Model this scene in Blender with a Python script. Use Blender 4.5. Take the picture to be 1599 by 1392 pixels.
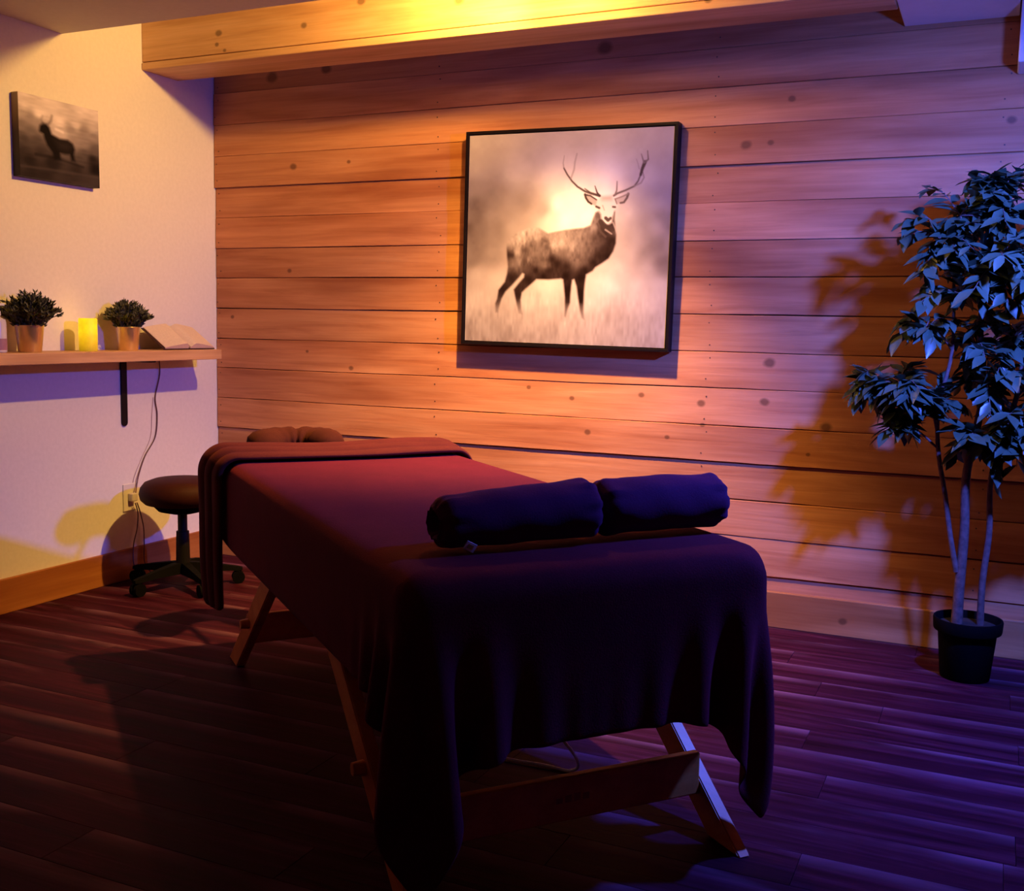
import bpy, bmesh, math, random
import numpy as np
from mathutils import Vector, Matrix

for o in list(bpy.data.objects):
    bpy.data.objects.remove(o, do_unlink=True)
scene = bpy.context.scene
COL = scene.collection
random.seed(7)
RNG = np.random.default_rng(7)
R = math.radians

# ---------------------------------------------------------------- camera
F_PX = 1660.185
cam_d = bpy.data.cameras.new('camera')
cam_d.sensor_fit = 'HORIZONTAL'
cam_d.sensor_width = 36.0
cam_d.lens = F_PX / 1599.0 * 36.0
cam_d.clip_start = 0.05
cam = bpy.data.objects.new('camera', cam_d)
COL.objects.link(cam)
c_r = Vector((0.90943425, 0.41542167, 0.01881959))
c_u = Vector((-0.06330965, 0.09358416, 0.99359644))
c_f = Vector((-0.41100028, 0.9048021, -0.11140884))
cm = Matrix.Identity(4)
for i in range(3):
    cm[i][0] = c_r[i]; cm[i][1] = c_u[i]; cm[i][2] = -c_f[i]
cm[0][3], cm[1][3], cm[2][3] = 3.4698, -4.13763, 1.15
cam.matrix_world = cm
scene.camera = cam

# ---------------------------------------------------------------- world, lights, exposure
w = bpy.data.worlds.new('room_world'); scene.world = w
w.use_nodes = True
w.node_tree.nodes['Background'].inputs[0].default_value = (0.30, 0.10, 0.16, 1)
w.node_tree.nodes['Background'].inputs[1].default_value = 0.004

LAMP = Vector((1.98, -0.76, 2.362))          # warm picture spot in the ceiling recess
BLUE = Vector((3.78, -1.32, 1.80))           # blue coloured lamp right of the frame

def light(name, kind, loc, color, power, radius=0.03, **kw):
    d = bpy.data.lights.new(name, kind)
    d.color = color; d.energy = power; d.shadow_soft_size = radius
    for k, v in kw.items(): setattr(d, k, v)
    o = bpy.data.objects.new(name, d); COL.objects.link(o); o.location = loc
    return o

def aim(o, direction):
    o.rotation_euler = Vector(direction).to_track_quat('-Z', 'Y').to_euler()

WARM = (1.0, 0.54, 0.12)
light('warm_spill_light', 'POINT', LAMP, WARM, 19.0, 0.028)
s = light('warm_spot_light', 'SPOT', LAMP, WARM, 470.0, 0.028, spot_size=R(90), spot_blend=1.0)
aim(s, (-0.15, 0.14, -1.0))
s = light('warm_side_fill', 'SPOT', LAMP, WARM, 125.0, 0.028, spot_size=R(135), spot_blend=1.0)  # fill spot added at the lamp's position to brighten the left wall
aim(s, (-1.0, 0.05, -0.18))
b = light('blue_lamp_light', 'SPOT', BLUE, (0.06, 0.12, 1.0), 370.0, 0.045, spot_size=R(170), spot_blend=1.0)
aim(b, (-0.24, 0.44, -0.68))

vs = scene.view_settings
vs.view_transform = 'Standard'; vs.look = 'None'
vs.exposure = 0.0; vs.gamma = 1.0; vs.use_curve_mapping = False

# ---------------------------------------------------------------- helpers
def link(o, parent=None):
    COL.objects.link(o)
    if parent is not None: o.parent = parent
    return o

def tag(o, label=None, cat=None, group=None, kind=None):
    if label: o['label'] = label
    if cat: o['category'] = cat
    if group: o['group'] = group
    if kind: o['kind'] = kind
    return o

def thing(name, label, cat, loc=(0, 0, 0), rz=0.0, group=None):
    o = bpy.data.objects.new(name, None)
    o.empty_display_size = 0.05
    o.location = loc; o.rotation_euler = (0, 0, rz)
    link(o); tag(o, label, cat, group)
    return o

def mesh_obj(name, verts, faces, mat, parent=None, smooth=False):
    me = bpy.data.meshes.new(name)
    me.from_pydata([tuple(map(float, v)) for v in verts], [], [tuple(map(int, f)) for f in faces])
    me.materials.append(mat)
    if smooth:
        me.polygons.foreach_set('use_smooth', [True] * len(me.polygons))
    me.update()
    return link(bpy.data.objects.new(name, me), parent)

def bm_obj(name, bm, mat, parent=None, smooth=False, recalc=True):
    if recalc: bmesh.ops.recalc_face_normals(bm, faces=bm.faces)
    me = bpy.data.meshes.new(name)
    bm.to_mesh(me); bm.free()
    me.materials.append(mat)
    if smooth:
        me.polygons.foreach_set('use_smooth', [True] * len(me.polygons))
    return link(bpy.data.objects.new(name, me), parent)

def smooth_angle(o, deg=40):
    me = o.data
    me.polygons.foreach_set('use_smooth', [True] * len(me.polygons))
    me.set_sharp_from_angle(angle=R(deg))
    return o

def add_box(bm, lo, hi, bevel=0.0, seg=2, M=None):
    r = bmesh.ops.create_cube(bm, size=1.0)
    vs_ = r['verts']
    for v in vs_:
        v.co = Vector([lo[i] + (v.co[i] + 0.5) * (hi[i] - lo[i]) for i in range(3)])
    if bevel > 0:
        es = list({e for v in vs_ for e in v.link_edges})
        rr = bmesh.ops.bevel(bm, geom=es, offset=bevel, segments=seg, affect='EDGES', profile=0.5)
        vs_ = list({v for f in rr['faces'] for v in f.verts} | {v for v in vs_ if v.is_valid})
    if M is not None:
        bmesh.ops.transform(bm, matrix=M, verts=vs_)
    return vs_

def box_obj(name, lo, hi, mat, parent=None, bevel=0.0, M=None, seg=2):
    bm = bmesh.new(); add_box(bm, lo, hi, bevel, seg, M)
    return bm_obj(name, bm, mat, parent)

def lathe(name, prof, mat, parent=None, n=40, loc=(0, 0, 0), smooth=True, M=None, ang=35):
    """prof: list of (r, z); closed with caps where r == 0."""
    V, Fc = [], []
    for (r, z) in prof:
        for k in range(n):
            a = 2 * math.pi * k / n
            V.append((loc[0] + r * math.cos(a), loc[1] + r * math.sin(a), loc[2] + z))
    for i in range(len(prof) - 1):
        for k in range(n):
            k2 = (k + 1) % n
            Fc.append((i * n + k, i * n + k2, (i + 1) * n + k2, (i + 1) * n + k))
    bm = bmesh.new()
    bv = [bm.verts.new(v) for v in V]
    for f in Fc:
        try: bm.faces.new([bv[i] for i in f])
        except ValueError: pass
    bmesh.ops.remove_doubles(bm, verts=bm.verts, dist=1e-6)
    if M is not None: bmesh.ops.transform(bm, matrix=M, verts=bm.verts)
    o = bm_obj(name, bm, mat, parent)
    if smooth: smooth_angle(o, ang)
    return o

def tube_geo(pts, radii, n=8, caps=True):
    pts = [Vector(p) for p in pts]
    if not isinstance(radii, (list, tuple)): radii = [radii] * len(pts)
    V, Fc = [], []
    up = Vector((0, 0, 1))
    prev = None
    for i, p in enumerate(pts):
        t = (pts[min(i + 1, len(pts) - 1)] - pts[max(i - 1, 0)]).normalized()
        if prev is None:
            a = t.cross(up)
            if a.length < 1e-3: a = t.cross(Vector((1, 0, 0)))
            a.normalize()
        else:
            a = (prev - t * prev.dot(t)).normalized()
        prev = a
        bb = t.cross(a)
        for k in range(n):
            an = 2 * math.pi * k / n
            V.append(p + (a * math.cos(an) + bb * math.sin(an)) * radii[i])
    for i in range(len(pts) - 1):
        for k in range(n):
            k2 = (k + 1) % n
            Fc.append((i * n + k, i * n + k2, (i + 1) * n + k2, (i + 1) * n + k))
    if caps:
        Fc.append(tuple(range(n - 1, -1, -1)))
        Fc.append(tuple((len(pts) - 1) * n + k for k in range(n)))
    return V, Fc

def tube(name, pts, radii, mat, parent=None, n=8):
    V, Fc = tube_geo(pts, radii, n)
    o = mesh_obj(name, V, Fc, mat, parent)
    return smooth_angle(o, 50)

def catmull(pts, per=8):
    P = [Vector(p) for p in pts]
    P = [2 * P[0] - P[1]] + P + [2 * P[-1] - P[-2]]
    out = []
    for i in range(1, len(P) - 2):
        for k in range(per):
            t = k / per
            a, b_, c, d = P[i - 1], P[i], P[i + 1], P[i + 2]
            out.append(0.5 * ((2 * b_) + (c - a) * t + (2 * a - 5 * b_ + 4 * c - d) * t * t + (3 * b_ - a - 3 * c + d) * t ** 3))
    out.append(P[-2])
    return out

# ---------------------------------------------------------------- materials
class NT:
    def __init__(self, name):
        self.m = bpy.data.materials.new(name); self.m.use_nodes = True
        self.t = self.m.node_tree
        self.b = self.t.nodes['Principled BSDF']
    def n(self, typ, **kw):
        nd = self.t.nodes.new(typ)
        for k, v in kw.items(): setattr(nd, k, v)
        return nd
    def l(self, a, b_): self.t.links.new(a, b_)
    def math(self, op, a, b_=None, clamp=False):
        nd = self.n('ShaderNodeMath', operation=op, use_clamp=clamp)
        for i, x in enumerate((a, b_)):
            if x is None: continue
            if isinstance(x, (int, float)): nd.inputs[i].default_value = x
            else: self.l(x, nd.inputs[i])
        return nd.outputs[0]
    def mix(self, fac, a, b_):
        nd = self.n('ShaderNodeMix', data_type='RGBA')
        for i, x in ((0, fac), (6, a), (7, b_)):
            if isinstance(x, (int, float)): nd.inputs[i].default_value = x
            elif isinstance(x, tuple): nd.inputs[i].default_value = (*x, 1)
            else: self.l(x, nd.inputs[i])
        return nd.outputs[2]
    def ramp(self, fac, stops):
        nd = self.n('ShaderNodeValToRGB')
        e = nd.color_ramp.elements
        while len(e) > 1: e.remove(e[-1])
        e[0].position = stops[0][0]; e[0].color = (*stops[0][1], 1)
        for p_, c in stops[1:]:
            x = e.new(p_); x.color = (*c, 1)
        self.l(fac, nd.inputs[0])
        return nd.outputs[0]
    def noise(self, vec, scale, detail=4, rough=0.55, dist=0.0):
        nd = self.n('ShaderNodeTexNoise')
        nd.inputs['Scale'].default_value = scale; nd.inputs['Detail'].default_value = detail
        nd.inputs['Roughness'].default_value = rough; nd.inputs['Distortion'].default_value = dist
        if vec is not None: self.l(vec, nd.inputs['Vector'])
        return nd.outputs[0]
    def coords(self): return self.n('ShaderNodeTexCoord').outputs['Object']
    def mapping(self, vec, scale=(1, 1, 1), loc=(0, 0, 0)):
        nd = self.n('ShaderNodeMapping')
        nd.inputs['Scale'].default_value = scale; nd.inputs['Location'].default_value = loc
        self.l(vec, nd.inputs[0]); return nd.outputs[0]
    def bump(self, h, strength=0.2, dist=0.01):
        nd = self.n('ShaderNodeBump')
        nd.inputs['Strength'].default_value = strength; nd.inputs['Distance'].default_value = dist
        self.l(h, nd.inputs['Height']); self.l(nd.outputs[0], self.b.inputs['Normal'])
    def set(self, **kw):
        for k, v in kw.items():
            i = self.b.inputs[k.replace('_', ' ')]
            if isinstance(v, tuple) and len(v) == 3: v = (*v, 1)
            if hasattr(v, 'is_linked') or isinstance(v, bpy.types.NodeSocket): self.l(v, i)
            else: i.default_value = v

def plain(name, col, rough=0.6, metal=0.0, var=0.12, scale=30.0, bump=0.0, spec=0.5):
    m = NT(name)
    nz = m.noise(m.coords(), scale, 3)
    c = m.ramp(nz, [(0.3, tuple(x * (1 - var) for x in col)), (0.7, tuple(min(1, x * (1 + var)) for x in col))])
    m.set(Base_Color=c, Roughness=rough, Metallic=metal, Specular_IOR_Level=spec)
    if bump: m.bump(nz, bump, 0.004)
    return m.m

def wood(name, dark, mid, lite, axis=0, rough=0.55, knots=(), bump=0.25, grain=16.0, per_board=True, vary=0.25, spec=0.35, stain=0.5):
    """long grain along the given axis; knots: (x, z, radius) in object space on the xz plane"""
    m = NT(name)
    co = m.coords()
    rnd = m.n('ShaderNodeObjectInfo').outputs['Random']
    if per_board:
        off = m.n('ShaderNodeCombineXYZ')
        m.l(m.math('MULTIPLY', rnd, 37.0), off.inputs[0]); m.l(m.math('MULTIPLY', rnd, 91.0), off.inputs[1])
        add = m.n('ShaderNodeVectorMath', operation='ADD'); m.l(co, add.inputs[0]); m.l(off.outputs[0], add.inputs[1])
        gco = add.outputs[0]
    else: gco = co
    sc = [grain, grain, grain]; sc[axis] = grain * 0.06
    g1 = m.noise(m.mapping(gco, tuple(sc)), 1.6, 6, 0.6, 0.6)
    sc2 = [5.0, 5.0, 5.0]; sc2[axis] = 0.8
    g2 = m.noise(m.mapping(gco, tuple(sc2)), 1.0, 3, 0.5, 0.3)
    sc3 = [120.0] * 3; sc3[axis] = 3.0
    g3 = m.noise(m.mapping(gco, tuple(sc3)), 1.0, 2, 0.5)
    base = m.ramp(g1, [(0.28, dark), (0.5, mid), (0.74, lite)])
    st = m.ramp(g2, [(0.34, tuple(x * (1 - stain) for x in mid)), (0.56, (1, 1, 1))])
    mul = m.n('ShaderNodeMix', data_type='RGBA', blend_type='MULTIPLY'); mul.inputs[0].default_value = 0.6
    m.l(base, mul.inputs[6]); m.l(st, mul.inputs[7])
    col = mul.outputs[2]
    fine = m.ramp(g3, [(0.35, (0.78, 0.76, 0.74)), (0.6, (1, 1, 1))])
    mul2 = m.n('ShaderNodeMix', data_type='RGBA', blend_type='MULTIPLY'); mul2.inputs[0].default_value = 0.3
    m.l(col, mul2.inputs[6]); m.l(fine, mul2.inputs[7]); col = mul2.outputs[2]
    if per_board:
        hv = m.n('ShaderNodeHueSaturation')
        m.l(m.math('ADD', m.math('MULTIPLY', rnd, vary), 1.0 - vary * 0.5), hv.inputs['Value'])
        m.l(col, hv.inputs['Color']); col = hv.outputs[0]
    if knots:
        sep = m.n('ShaderNodeSeparateXYZ'); m.l(co, sep.inputs[0])
        wob = m.math('MULTIPLY', m.math('SUBTRACT', m.noise(co, 22.0, 2), 0.5), 0.5)
        for (kx, kz, kr) in knots:
            dx = m.math('DIVIDE', m.math('SUBTRACT', sep.outputs[0], kx), kr * 1.25)
            dz = m.math('DIVIDE', m.math('SUBTRACT', sep.outputs[2], kz), kr)
            d = m.math('SQRT', m.math('ADD', m.math('MULTIPLY', dx, dx), m.math('MULTIPLY', dz, dz)))
            d = m.math('ADD', d, wob)
            f = m.n('ShaderNodeMapRange'); f.inputs[1].default_value = 1.15; f.inputs[2].default_value = 0.6
            m.l(d, f.inputs[0])
            col = m.mix(m.math('MULTIPLY', f.outputs[0], 0.70), col, tuple(x * 0.22 for x in dark))
    m.set(Base_Color=col, Roughness=rough, Specular_IOR_Level=spec)
    m.bump(g1, bump, 0.006)
    return m.m

KN = [(0.34, 2.27, 14), (0.64, 2.285, 12), (1.965, 2.26, 14), (2.71, 2.011, 6), (0.432, 1.389, 4.5), (0.097, 1.17, 4), (0.532, 1.016, 3),
      (0.775, 0.946, 5), (2.545, 1.852, 9), (2.639, 1.856, 5), (1.861, 0.857, 4.5), (1.664, 0.894, 4), (2.163, 0.883, 5.5), (2.41, 0.861, 7),
      (2.659, 0.878, 8), (1.936, 0.719, 5.5), (2.277, 0.718, 4), (2.893, 0.792, 10), (2.671, 1.029, 10), (2.419, 0.775, 4), (2.994, 0.075, 6),
      (3.459, 1.889, 7), (0.763, 1.87, 4), (0.463, 1.861, 8), (2.832, 0.685, 3)]
M_BOARD = wood('barn_board', (0.48, 0.175, 0.070), (0.61, 0.262, 0.110), (0.70, 0.335, 0.155), 0, 0.6,
               [(x, z, r * 0.0018 + 0.002) for x, z, r in KN], bump=0.25, vary=0.26, stain=0.38)
M_BEAM = wood('pine_beam', (0.58, 0.32, 0.14), (0.70, 0.43, 0.21), (0.78, 0.52, 0.30), 0, 0.5,
              [(0.42, 2.345, 0.014), (0.41, 2.30, 0.009), (0.85, 2.335, 0.013), (1.12, 2.40, 0.016), (0.45, 2.272, 0.008), (2.5, 2.26, 0.012), (1.55, 2.36, 0.02)],
              bump=0.12, per_board=False, stain=0.3)
M_FRAMEWOOD = wood('beech_leg_wood', (0.62, 0.20, 0.045), (0.72, 0.26, 0.060), (0.78, 0.32, 0.09), 0, 0.4, bump=0.05, grain=10, vary=0.1, stain=0.2)
M_SHELF = wood('shelf_pine', (0.52, 0.27, 0.11), (0.66, 0.38, 0.17), (0.74, 0.46, 0.23), 1, 0.5, bump=0.1, vary=0.1, stain=0.3)
M_SKIRT = wood('skirting_pine', (0.42, 0.14, 0.030), (0.50, 0.19, 0.045), (0.57, 0.24, 0.07), 1, 0.5, bump=0.08, vary=0.1, stain=0.2)
M_SKIRT2 = wood('skirting_pine_long', (0.46, 0.20, 0.08), (0.58, 0.28, 0.11), (0.66, 0.35, 0.15), 0, 0.5, [(2.994, 0.06, 0.014)], bump=0.1, vary=0.1, stain=0.3)
M_PLASTER = plain('white_plaster', (0.80, 0.76, 0.69), 0.85, var=0.03, scale=60, bump=0.06)
M_CEIL = plain('ceiling_paint', (0.66, 0.62, 0.60), 0.9, var=0.03, scale=50, bump=0.05)
M_DARKWALL = plain('brown_stained_wall', (0.30, 0.14, 0.07), 0.8, var=0.1, scale=20)
M_PAINT = plain('white_trim_paint', (0.72, 0.72, 0.74), 0.5, var=0.03, scale=20)
M_BLACK = plain('black_metal', (0.007, 0.006, 0.007), 0.5, 0.0, 0.1, spec=0.2)
M_BLACKPL = plain('black_plastic', (0.005, 0.0045, 0.005), 0.7, 0.0, 0.1, spec=0.03)
M_NAIL = plain('nail_head', (0.10, 0.05, 0.035), 0.6, 0.3)
M_GAP = plain('wall_backing', (0.03, 0.014, 0.008), 0.9)

def floor_mat():
    m = NT('dark_vinyl_plank')
    co = m.coords()
    rnd = m.n('ShaderNodeObjectInfo').outputs['Random']
    off = m.n('ShaderNodeCombineXYZ'); m.l(m.math('MULTIPLY', rnd, 53.0), off.inputs[0]); m.l(m.math('MULTIPLY', rnd, 17.0), off.inputs[2])
    add = m.n('ShaderNodeVectorMath', operation='ADD'); m.l(co, add.inputs[0]); m.l(off.outputs[0], add.inputs[1])
    g1 = m.noise(m.mapping(add.outputs[0], (1.6, 26, 26)), 1.0, 6, 0.62, 0.8)
    g2 = m.noise(m.mapping(add.outputs[0], (2.4, 9, 9)), 1.0, 3, 0.5)
    base = m.ramp(g1, [(0.30, (0.016, 0.0022, 0.006)), (0.52, (0.040, 0.0060, 0.017)), (0.75, (0.085, 0.018, 0.042))])
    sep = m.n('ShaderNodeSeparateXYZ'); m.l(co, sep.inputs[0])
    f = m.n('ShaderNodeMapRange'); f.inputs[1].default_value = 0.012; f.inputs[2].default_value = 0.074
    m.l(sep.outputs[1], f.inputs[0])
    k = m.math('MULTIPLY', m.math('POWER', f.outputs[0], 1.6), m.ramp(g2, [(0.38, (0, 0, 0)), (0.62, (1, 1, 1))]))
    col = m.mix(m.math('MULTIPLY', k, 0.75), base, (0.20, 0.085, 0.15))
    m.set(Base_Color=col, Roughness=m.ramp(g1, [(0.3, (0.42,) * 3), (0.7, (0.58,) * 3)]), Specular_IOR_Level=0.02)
    m.bump(g1, 0.25, 0.003)
    return m.m
M_FLOOR = floor_mat()

def cloth_mat(name, col, col2, scale=260.0, sheen=0.25, bump=0.35):
    m = NT(name)
    co = m.coords()
    n1 = m.noise(co, scale, 2, 0.6); n2 = m.noise(co, 9.0, 4, 0.6)
    c = m.mix(m.math('MULTIPLY', n1, 1.0), col, col2)
    h = m.n('ShaderNodeHueSaturation'); m.l(c, h.inputs['Color'])
    m.l(m.math('ADD', m.math('MULTIPLY', n2, 0.5), 0.75), h.inputs['Value'])
    m.set(Base_Color=h.outputs[0], Roughness=0.95, Specular_IOR_Level=0.1)
    m.b.inputs['Sheen Weight'].default_value = sheen
    m.b.inputs['Sheen Roughness'].default_value = 0.5
    m.b.inputs['Sheen Tint'].default_value = (*[min(1, x * 6) for x in col2], 1)
    m.bump(n1, bump, 0.002)
    return m.m
M_COVER = cloth_mat('burgundy_fleece', (0.070, 0.005, 0.013), (0.130, 0.012, 0.030), sheen=0.10)
M_BAND = cloth_mat('brown_fleece', (0.060, 0.010, 0.010), (0.105, 0.020, 0.020), sheen=0.10)
M_BOLSTER = cloth_mat('navy_fleece', (0.060, 0.009, 0.042), (0.100, 0.018, 0.070), sheen=0.15)
M_VINYL = plain('brown_vinyl', (0.05, 0.018, 0.014), 0.55, var=0.1, scale=90, bump=0.05)
M_CRADLE = cloth_mat('brown_cradle_cloth', (0.042, 0.009, 0.006), (0.070, 0.017, 0.011), sheen=0.08)

# ================================================================ ROOM
RX, RY = 5.6, -5.6
# floor
floor = box_obj('floor', (0, RY, -0.12), (RX, 0, -0.006), M_GAP); tag(floor, kind='structure')
PW, PL = 0.152, 1.22
def plank_mesh():
    bm = bmesh.new()
    add_box(bm, (-PL / 2 + 0.0005, -PW / 2 + 0.0005, -0.006), (PL / 2 - 0.0005, PW / 2 - 0.0005, 0.0), 0.0006, 1)
    bmesh.ops.recalc_face_normals(bm, faces=bm.faces)
    me = bpy.data.meshes.new('floor_plank'); bm.to_mesh(me); bm.free(); me.materials.append(M_FLOOR)
    return me
pm = plank_mesh()
rows = int(abs(RY) / PW) + 1
for r_ in range(rows):
    y = -PW * (r_ + 0.5) + 0.002
    x0 = -random.random() * PL
    while x0 < RX:
        xa, xb = max(x0, 0.0), min(x0 + PL, RX)
        if xb - xa > 0.05 and y - PW / 2 > RY:
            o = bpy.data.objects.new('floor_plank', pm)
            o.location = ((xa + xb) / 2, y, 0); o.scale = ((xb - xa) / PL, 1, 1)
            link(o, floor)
        x0 += PL

# left, right, front (behind the camera) walls
wl = box_obj('wall_left', (-0.12, RY, 0), (0, 0.12, 2.62), M_PLASTER); tag(wl, kind='structure')
wr = box_obj('wall_right', (RX, RY, 0), (RX + 0.12, 0.12, 2.62), M_DARKWALL); tag(wr, kind='structure')
wf = box_obj('wall_front', (-0.12, RY - 0.12, 0), (RX + 0.12, RY, 2.62), M_DARKWALL); tag(wf, kind='structure')

# wood-clad back wall
wb = box_obj('wall_back', (0, 0.024, 0), (RX, 0.14, 2.62), M_GAP); tag(wb, kind='structure')
ZS = [0.0, 0.196, 0.343, 0.489, 0.634, 0.777, 0.924, 1.066, 1.211, 1.356, 1.496, 1.640, 1.781, 1.927, 2.072, 2.218, 2.363, 2.5]
FACE = {}
PROUD = {4: 0.004, 5: 0.003, 6: 0.002, 9: 0.001, 12: 0.006, 13: 0.004, 11: -0.002, 14: 0.005}
for i in range(len(ZS) - 1):
    gp = 0.0013 if i < 10 else 0.0005
    z0, z1 = ZS[i] + gp, ZS[i + 1] - gp
    dy = PROUD.get(i, random.uniform(-0.002, 0.003)); tilt = random.uniform(0.0, 0.005)
    nx = 70
    FACE[i] = (z0, z1, dy, tilt)
    sec = [(0.020, 0), (0.0018, 0), (0.0, 0.0018), (0.0, 0.5), (0.0, -0.0018), (0.0018, -0.0001), (0.020, -0.0001)]
    V, Fc = [], []
    ph1, ph2 = random.uniform(0, 9), random.uniform(0, 9)
    for j in range(nx + 1):
        x = 0.004 + (RX - 0.008) * j / nx
        eb = gp * (0.7 * math.sin(x * 5.1 + ph1) + random.uniform(-0.5, 0.5))
        et = gp * (0.7 * math.sin(x * 4.3 + ph2) + random.uniform(-0.5, 0.5))
        cup = 0.0015 * math.sin(x * 2.2 + ph1)
        for (yy, t) in sec:
            if t == 0.5: z = (z0 + z1) / 2
            elif t >= 0: z = z0 + t + eb
            else: z = z1 + t + et
            k = (z - z0) / (z1 - z0)
            y = yy if yy == 0.020 else yy - dy - tilt * (1 - k) - cup * k
            V.append((x, y, z))
    ns = len(sec)
    for j in range(nx):
        for k in range(ns):
            k2 = (k + 1) % ns
            Fc.append((j * ns + k, j * ns + k2, (j + 1) * ns + k2, (j + 1) * ns + k))
    Fc.append(tuple(range(ns))); Fc.append(tuple(nx * ns + k for k in range(ns - 1, -1, -1)))
    o = mesh_obj('wall_board', V, Fc, M_BOARD, wb)
    bmn = bmesh.new(); bmn.from_mesh(o.data); bmesh.ops.recalc_face_normals(bmn, faces=bmn.faces); bmn.to_mesh(o.data); bmn.free()
bm = bmesh.new()
for i in range(1, len(ZS) - 1):
    for sx in (0.022, 1.222, 2.428, 3.44, 4.66):
        for q in (0.22, 0.8):
            x = sx + random.uniform(-0.012, 0.012); z = ZS[i] + (ZS[i + 1] - ZS[i]) * (q + random.uniform(-0.06, 0.06))
            bmesh.ops.create_cone(bm, cap_ends=True, segments=7, radius1=0.0032, radius2=0.0028, depth=0.012,
                                  matrix=Matrix.Translation((x, 0.0045 - FACE[i][2] - FACE[i][3] * (1 - (z - FACE[i][0]) / (FACE[i][1] - FACE[i][0])), z)) @ Matrix.Rotation(R(90), 4, 'X'))
nl = bm_obj('nail_heads', bm, M_NAIL, wb); nl['kind'] = 'stuff'

# skirting
bm = bmesh.new(); add_box(bm, (0.0, RY, 0.0), (0.016, -0.022, 0.137), 0.003)
o = bm_obj('baseboard_left', bm, M_SKIRT); tag(o, kind='structure')
bm = bmesh.new(); add_box(bm, (0.0, -0.028, 0.0), (RX, -0.0085, 0.142), 0.004)
o = bm_obj('baseboard_back', bm, M_SKIRT2); tag(o, kind='structure')

# ceiling: low slab with its rear edge before the beam, and the recess above the beam
bm = bmesh.new()
add_box(bm, (0.0, RY, 2.272), (RX, -0.90, 2.62), 0.004)
add_box(bm, (0.0, -0.91, 2.50), (RX, 0.14, 2.62))
ce = bm_obj('ceiling', bm, M_CEIL); tag(ce, kind='structure')

beam = thing('timber_beam', 'pine timber beam running along the top of the board wall', 'beam', (0, 0, 0))
box_obj('beam_face', (0.0005, -0.466, 2.262), (3.09, -0.30, 2.499), M_BEAM, beam, 0.003)
box_obj('bottom_board', (0.0005, -0.470, 2.228), (3.09, -0.245, 2.2585), M_BEAM, beam, 0.004)
cb = box_obj('cross_beam', (3.092, -0.898, 2.232), (3.462, -0.012, 2.499), M_PAINT, None, 0.004)
tag(cb, 'pale painted cross beam meeting the board wall at the upper right', 'beam')
tr = box_obj('trim_1', (3.466, -0.20, 2.038), (4.4, -0.012, 2.499), M_PAINT, None, 0.006); tag(tr, kind='structure')

# ceiling spotlight that lights the picture
sp = thing('ceiling_spotlight', 'small white ceiling spotlight above the stag picture', 'spotlight', (LAMP.x, LAMP.y, 2.50))
lathe('mount', [(0, 0), (0.05, 0), (0.05, -0.018), (0.012, -0.022), (0.010, -0.06), (0, -0.06)], M_PAINT, sp, 24)
hm = Matrix.Translation((0, 0, -0.138)) @ Matrix.Rotation(R(18), 4, 'X')
lathe('housing', [(0, 0.085), (0.022, 0.085), (0.030, 0.075), (0.034, 0.03), (0.034, 0.026), (0.029, 0.026), (0.0, 0.04)], M_PAINT, sp, 24, M=hm)
def emit(name, col, st):
    m = NT(name); m.set(Base_Color=(0.8, 0.7, 0.5), Emission_Color=col, Emission_Strength=st); return m.m
lathe('bulb_face', [(0, 0.033), (0.026, 0.034), (0.0, 0.036)], emit('bulb_glow', (1, 0.75, 0.4), 8.0), sp, 20, M=hm)

# ================================================================ MASSAGE TABLE
TA = R(140)
TU = Vector((math.cos(TA), math.sin(TA), 0)); TV = Vector((math.sin(TA), -math.cos(TA), 0))
TO = Vector((2.793, -2.1864, 0))
TM = Matrix(((TU.x, TV.x, 0, TO.x), (TU.y, TV.y, 0, TO.y), (0, 0, 1, 0), (0, 0, 0, 1)))   # (u, v, z) -> world; handedness flips u,v
TW, TL, TH = 0.84, 1.88, 0.69          # padded top
def T(u, v, z): return TM @ Vector((u, v, z))

mt = thing('massage_table', 'wooden folding massage table with splayed legs under the dark cover', 'table', T(TL / 2, 0, 0))
def tpart(name, bm, mat, parent=mt, smooth=None):
    bmesh.ops.transform(bm, matrix=Matrix.Translation(-mt.location) @ TM, verts=bm.verts)
    o = bm_obj(name, bm, mat, parent)
    if smooth: smooth_angle(o, smooth)
    return o
bm = bmesh.new(); add_box(bm, (0.03, -TW / 2 + 0.026, TH - 0.07), (TL - 0.03, TW / 2 - 0.026, TH - 0.006), 0.032, 5); tpart('padded_top', bm, M_VINYL, smooth=50)
for v0 in (-0.357, 0.332):
    bm = bmesh.new(); add_box(bm, (0.03, v0, TH - 0.165), (TL - 0.03, v0 + 0.025, TH - 0.071), 0.004); tpart('side_apron', bm, M_FRAMEWOOD)
for u0 in (0.03, TL - 0.055):
    bm = bmesh.new(); add_box(bm, (u0, -0.331, TH - 0.165), (u0 + 0.025, 0.331, TH - 0.071), 0.004); tpart('end_apron', bm, M_FRAMEWOOD)
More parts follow.
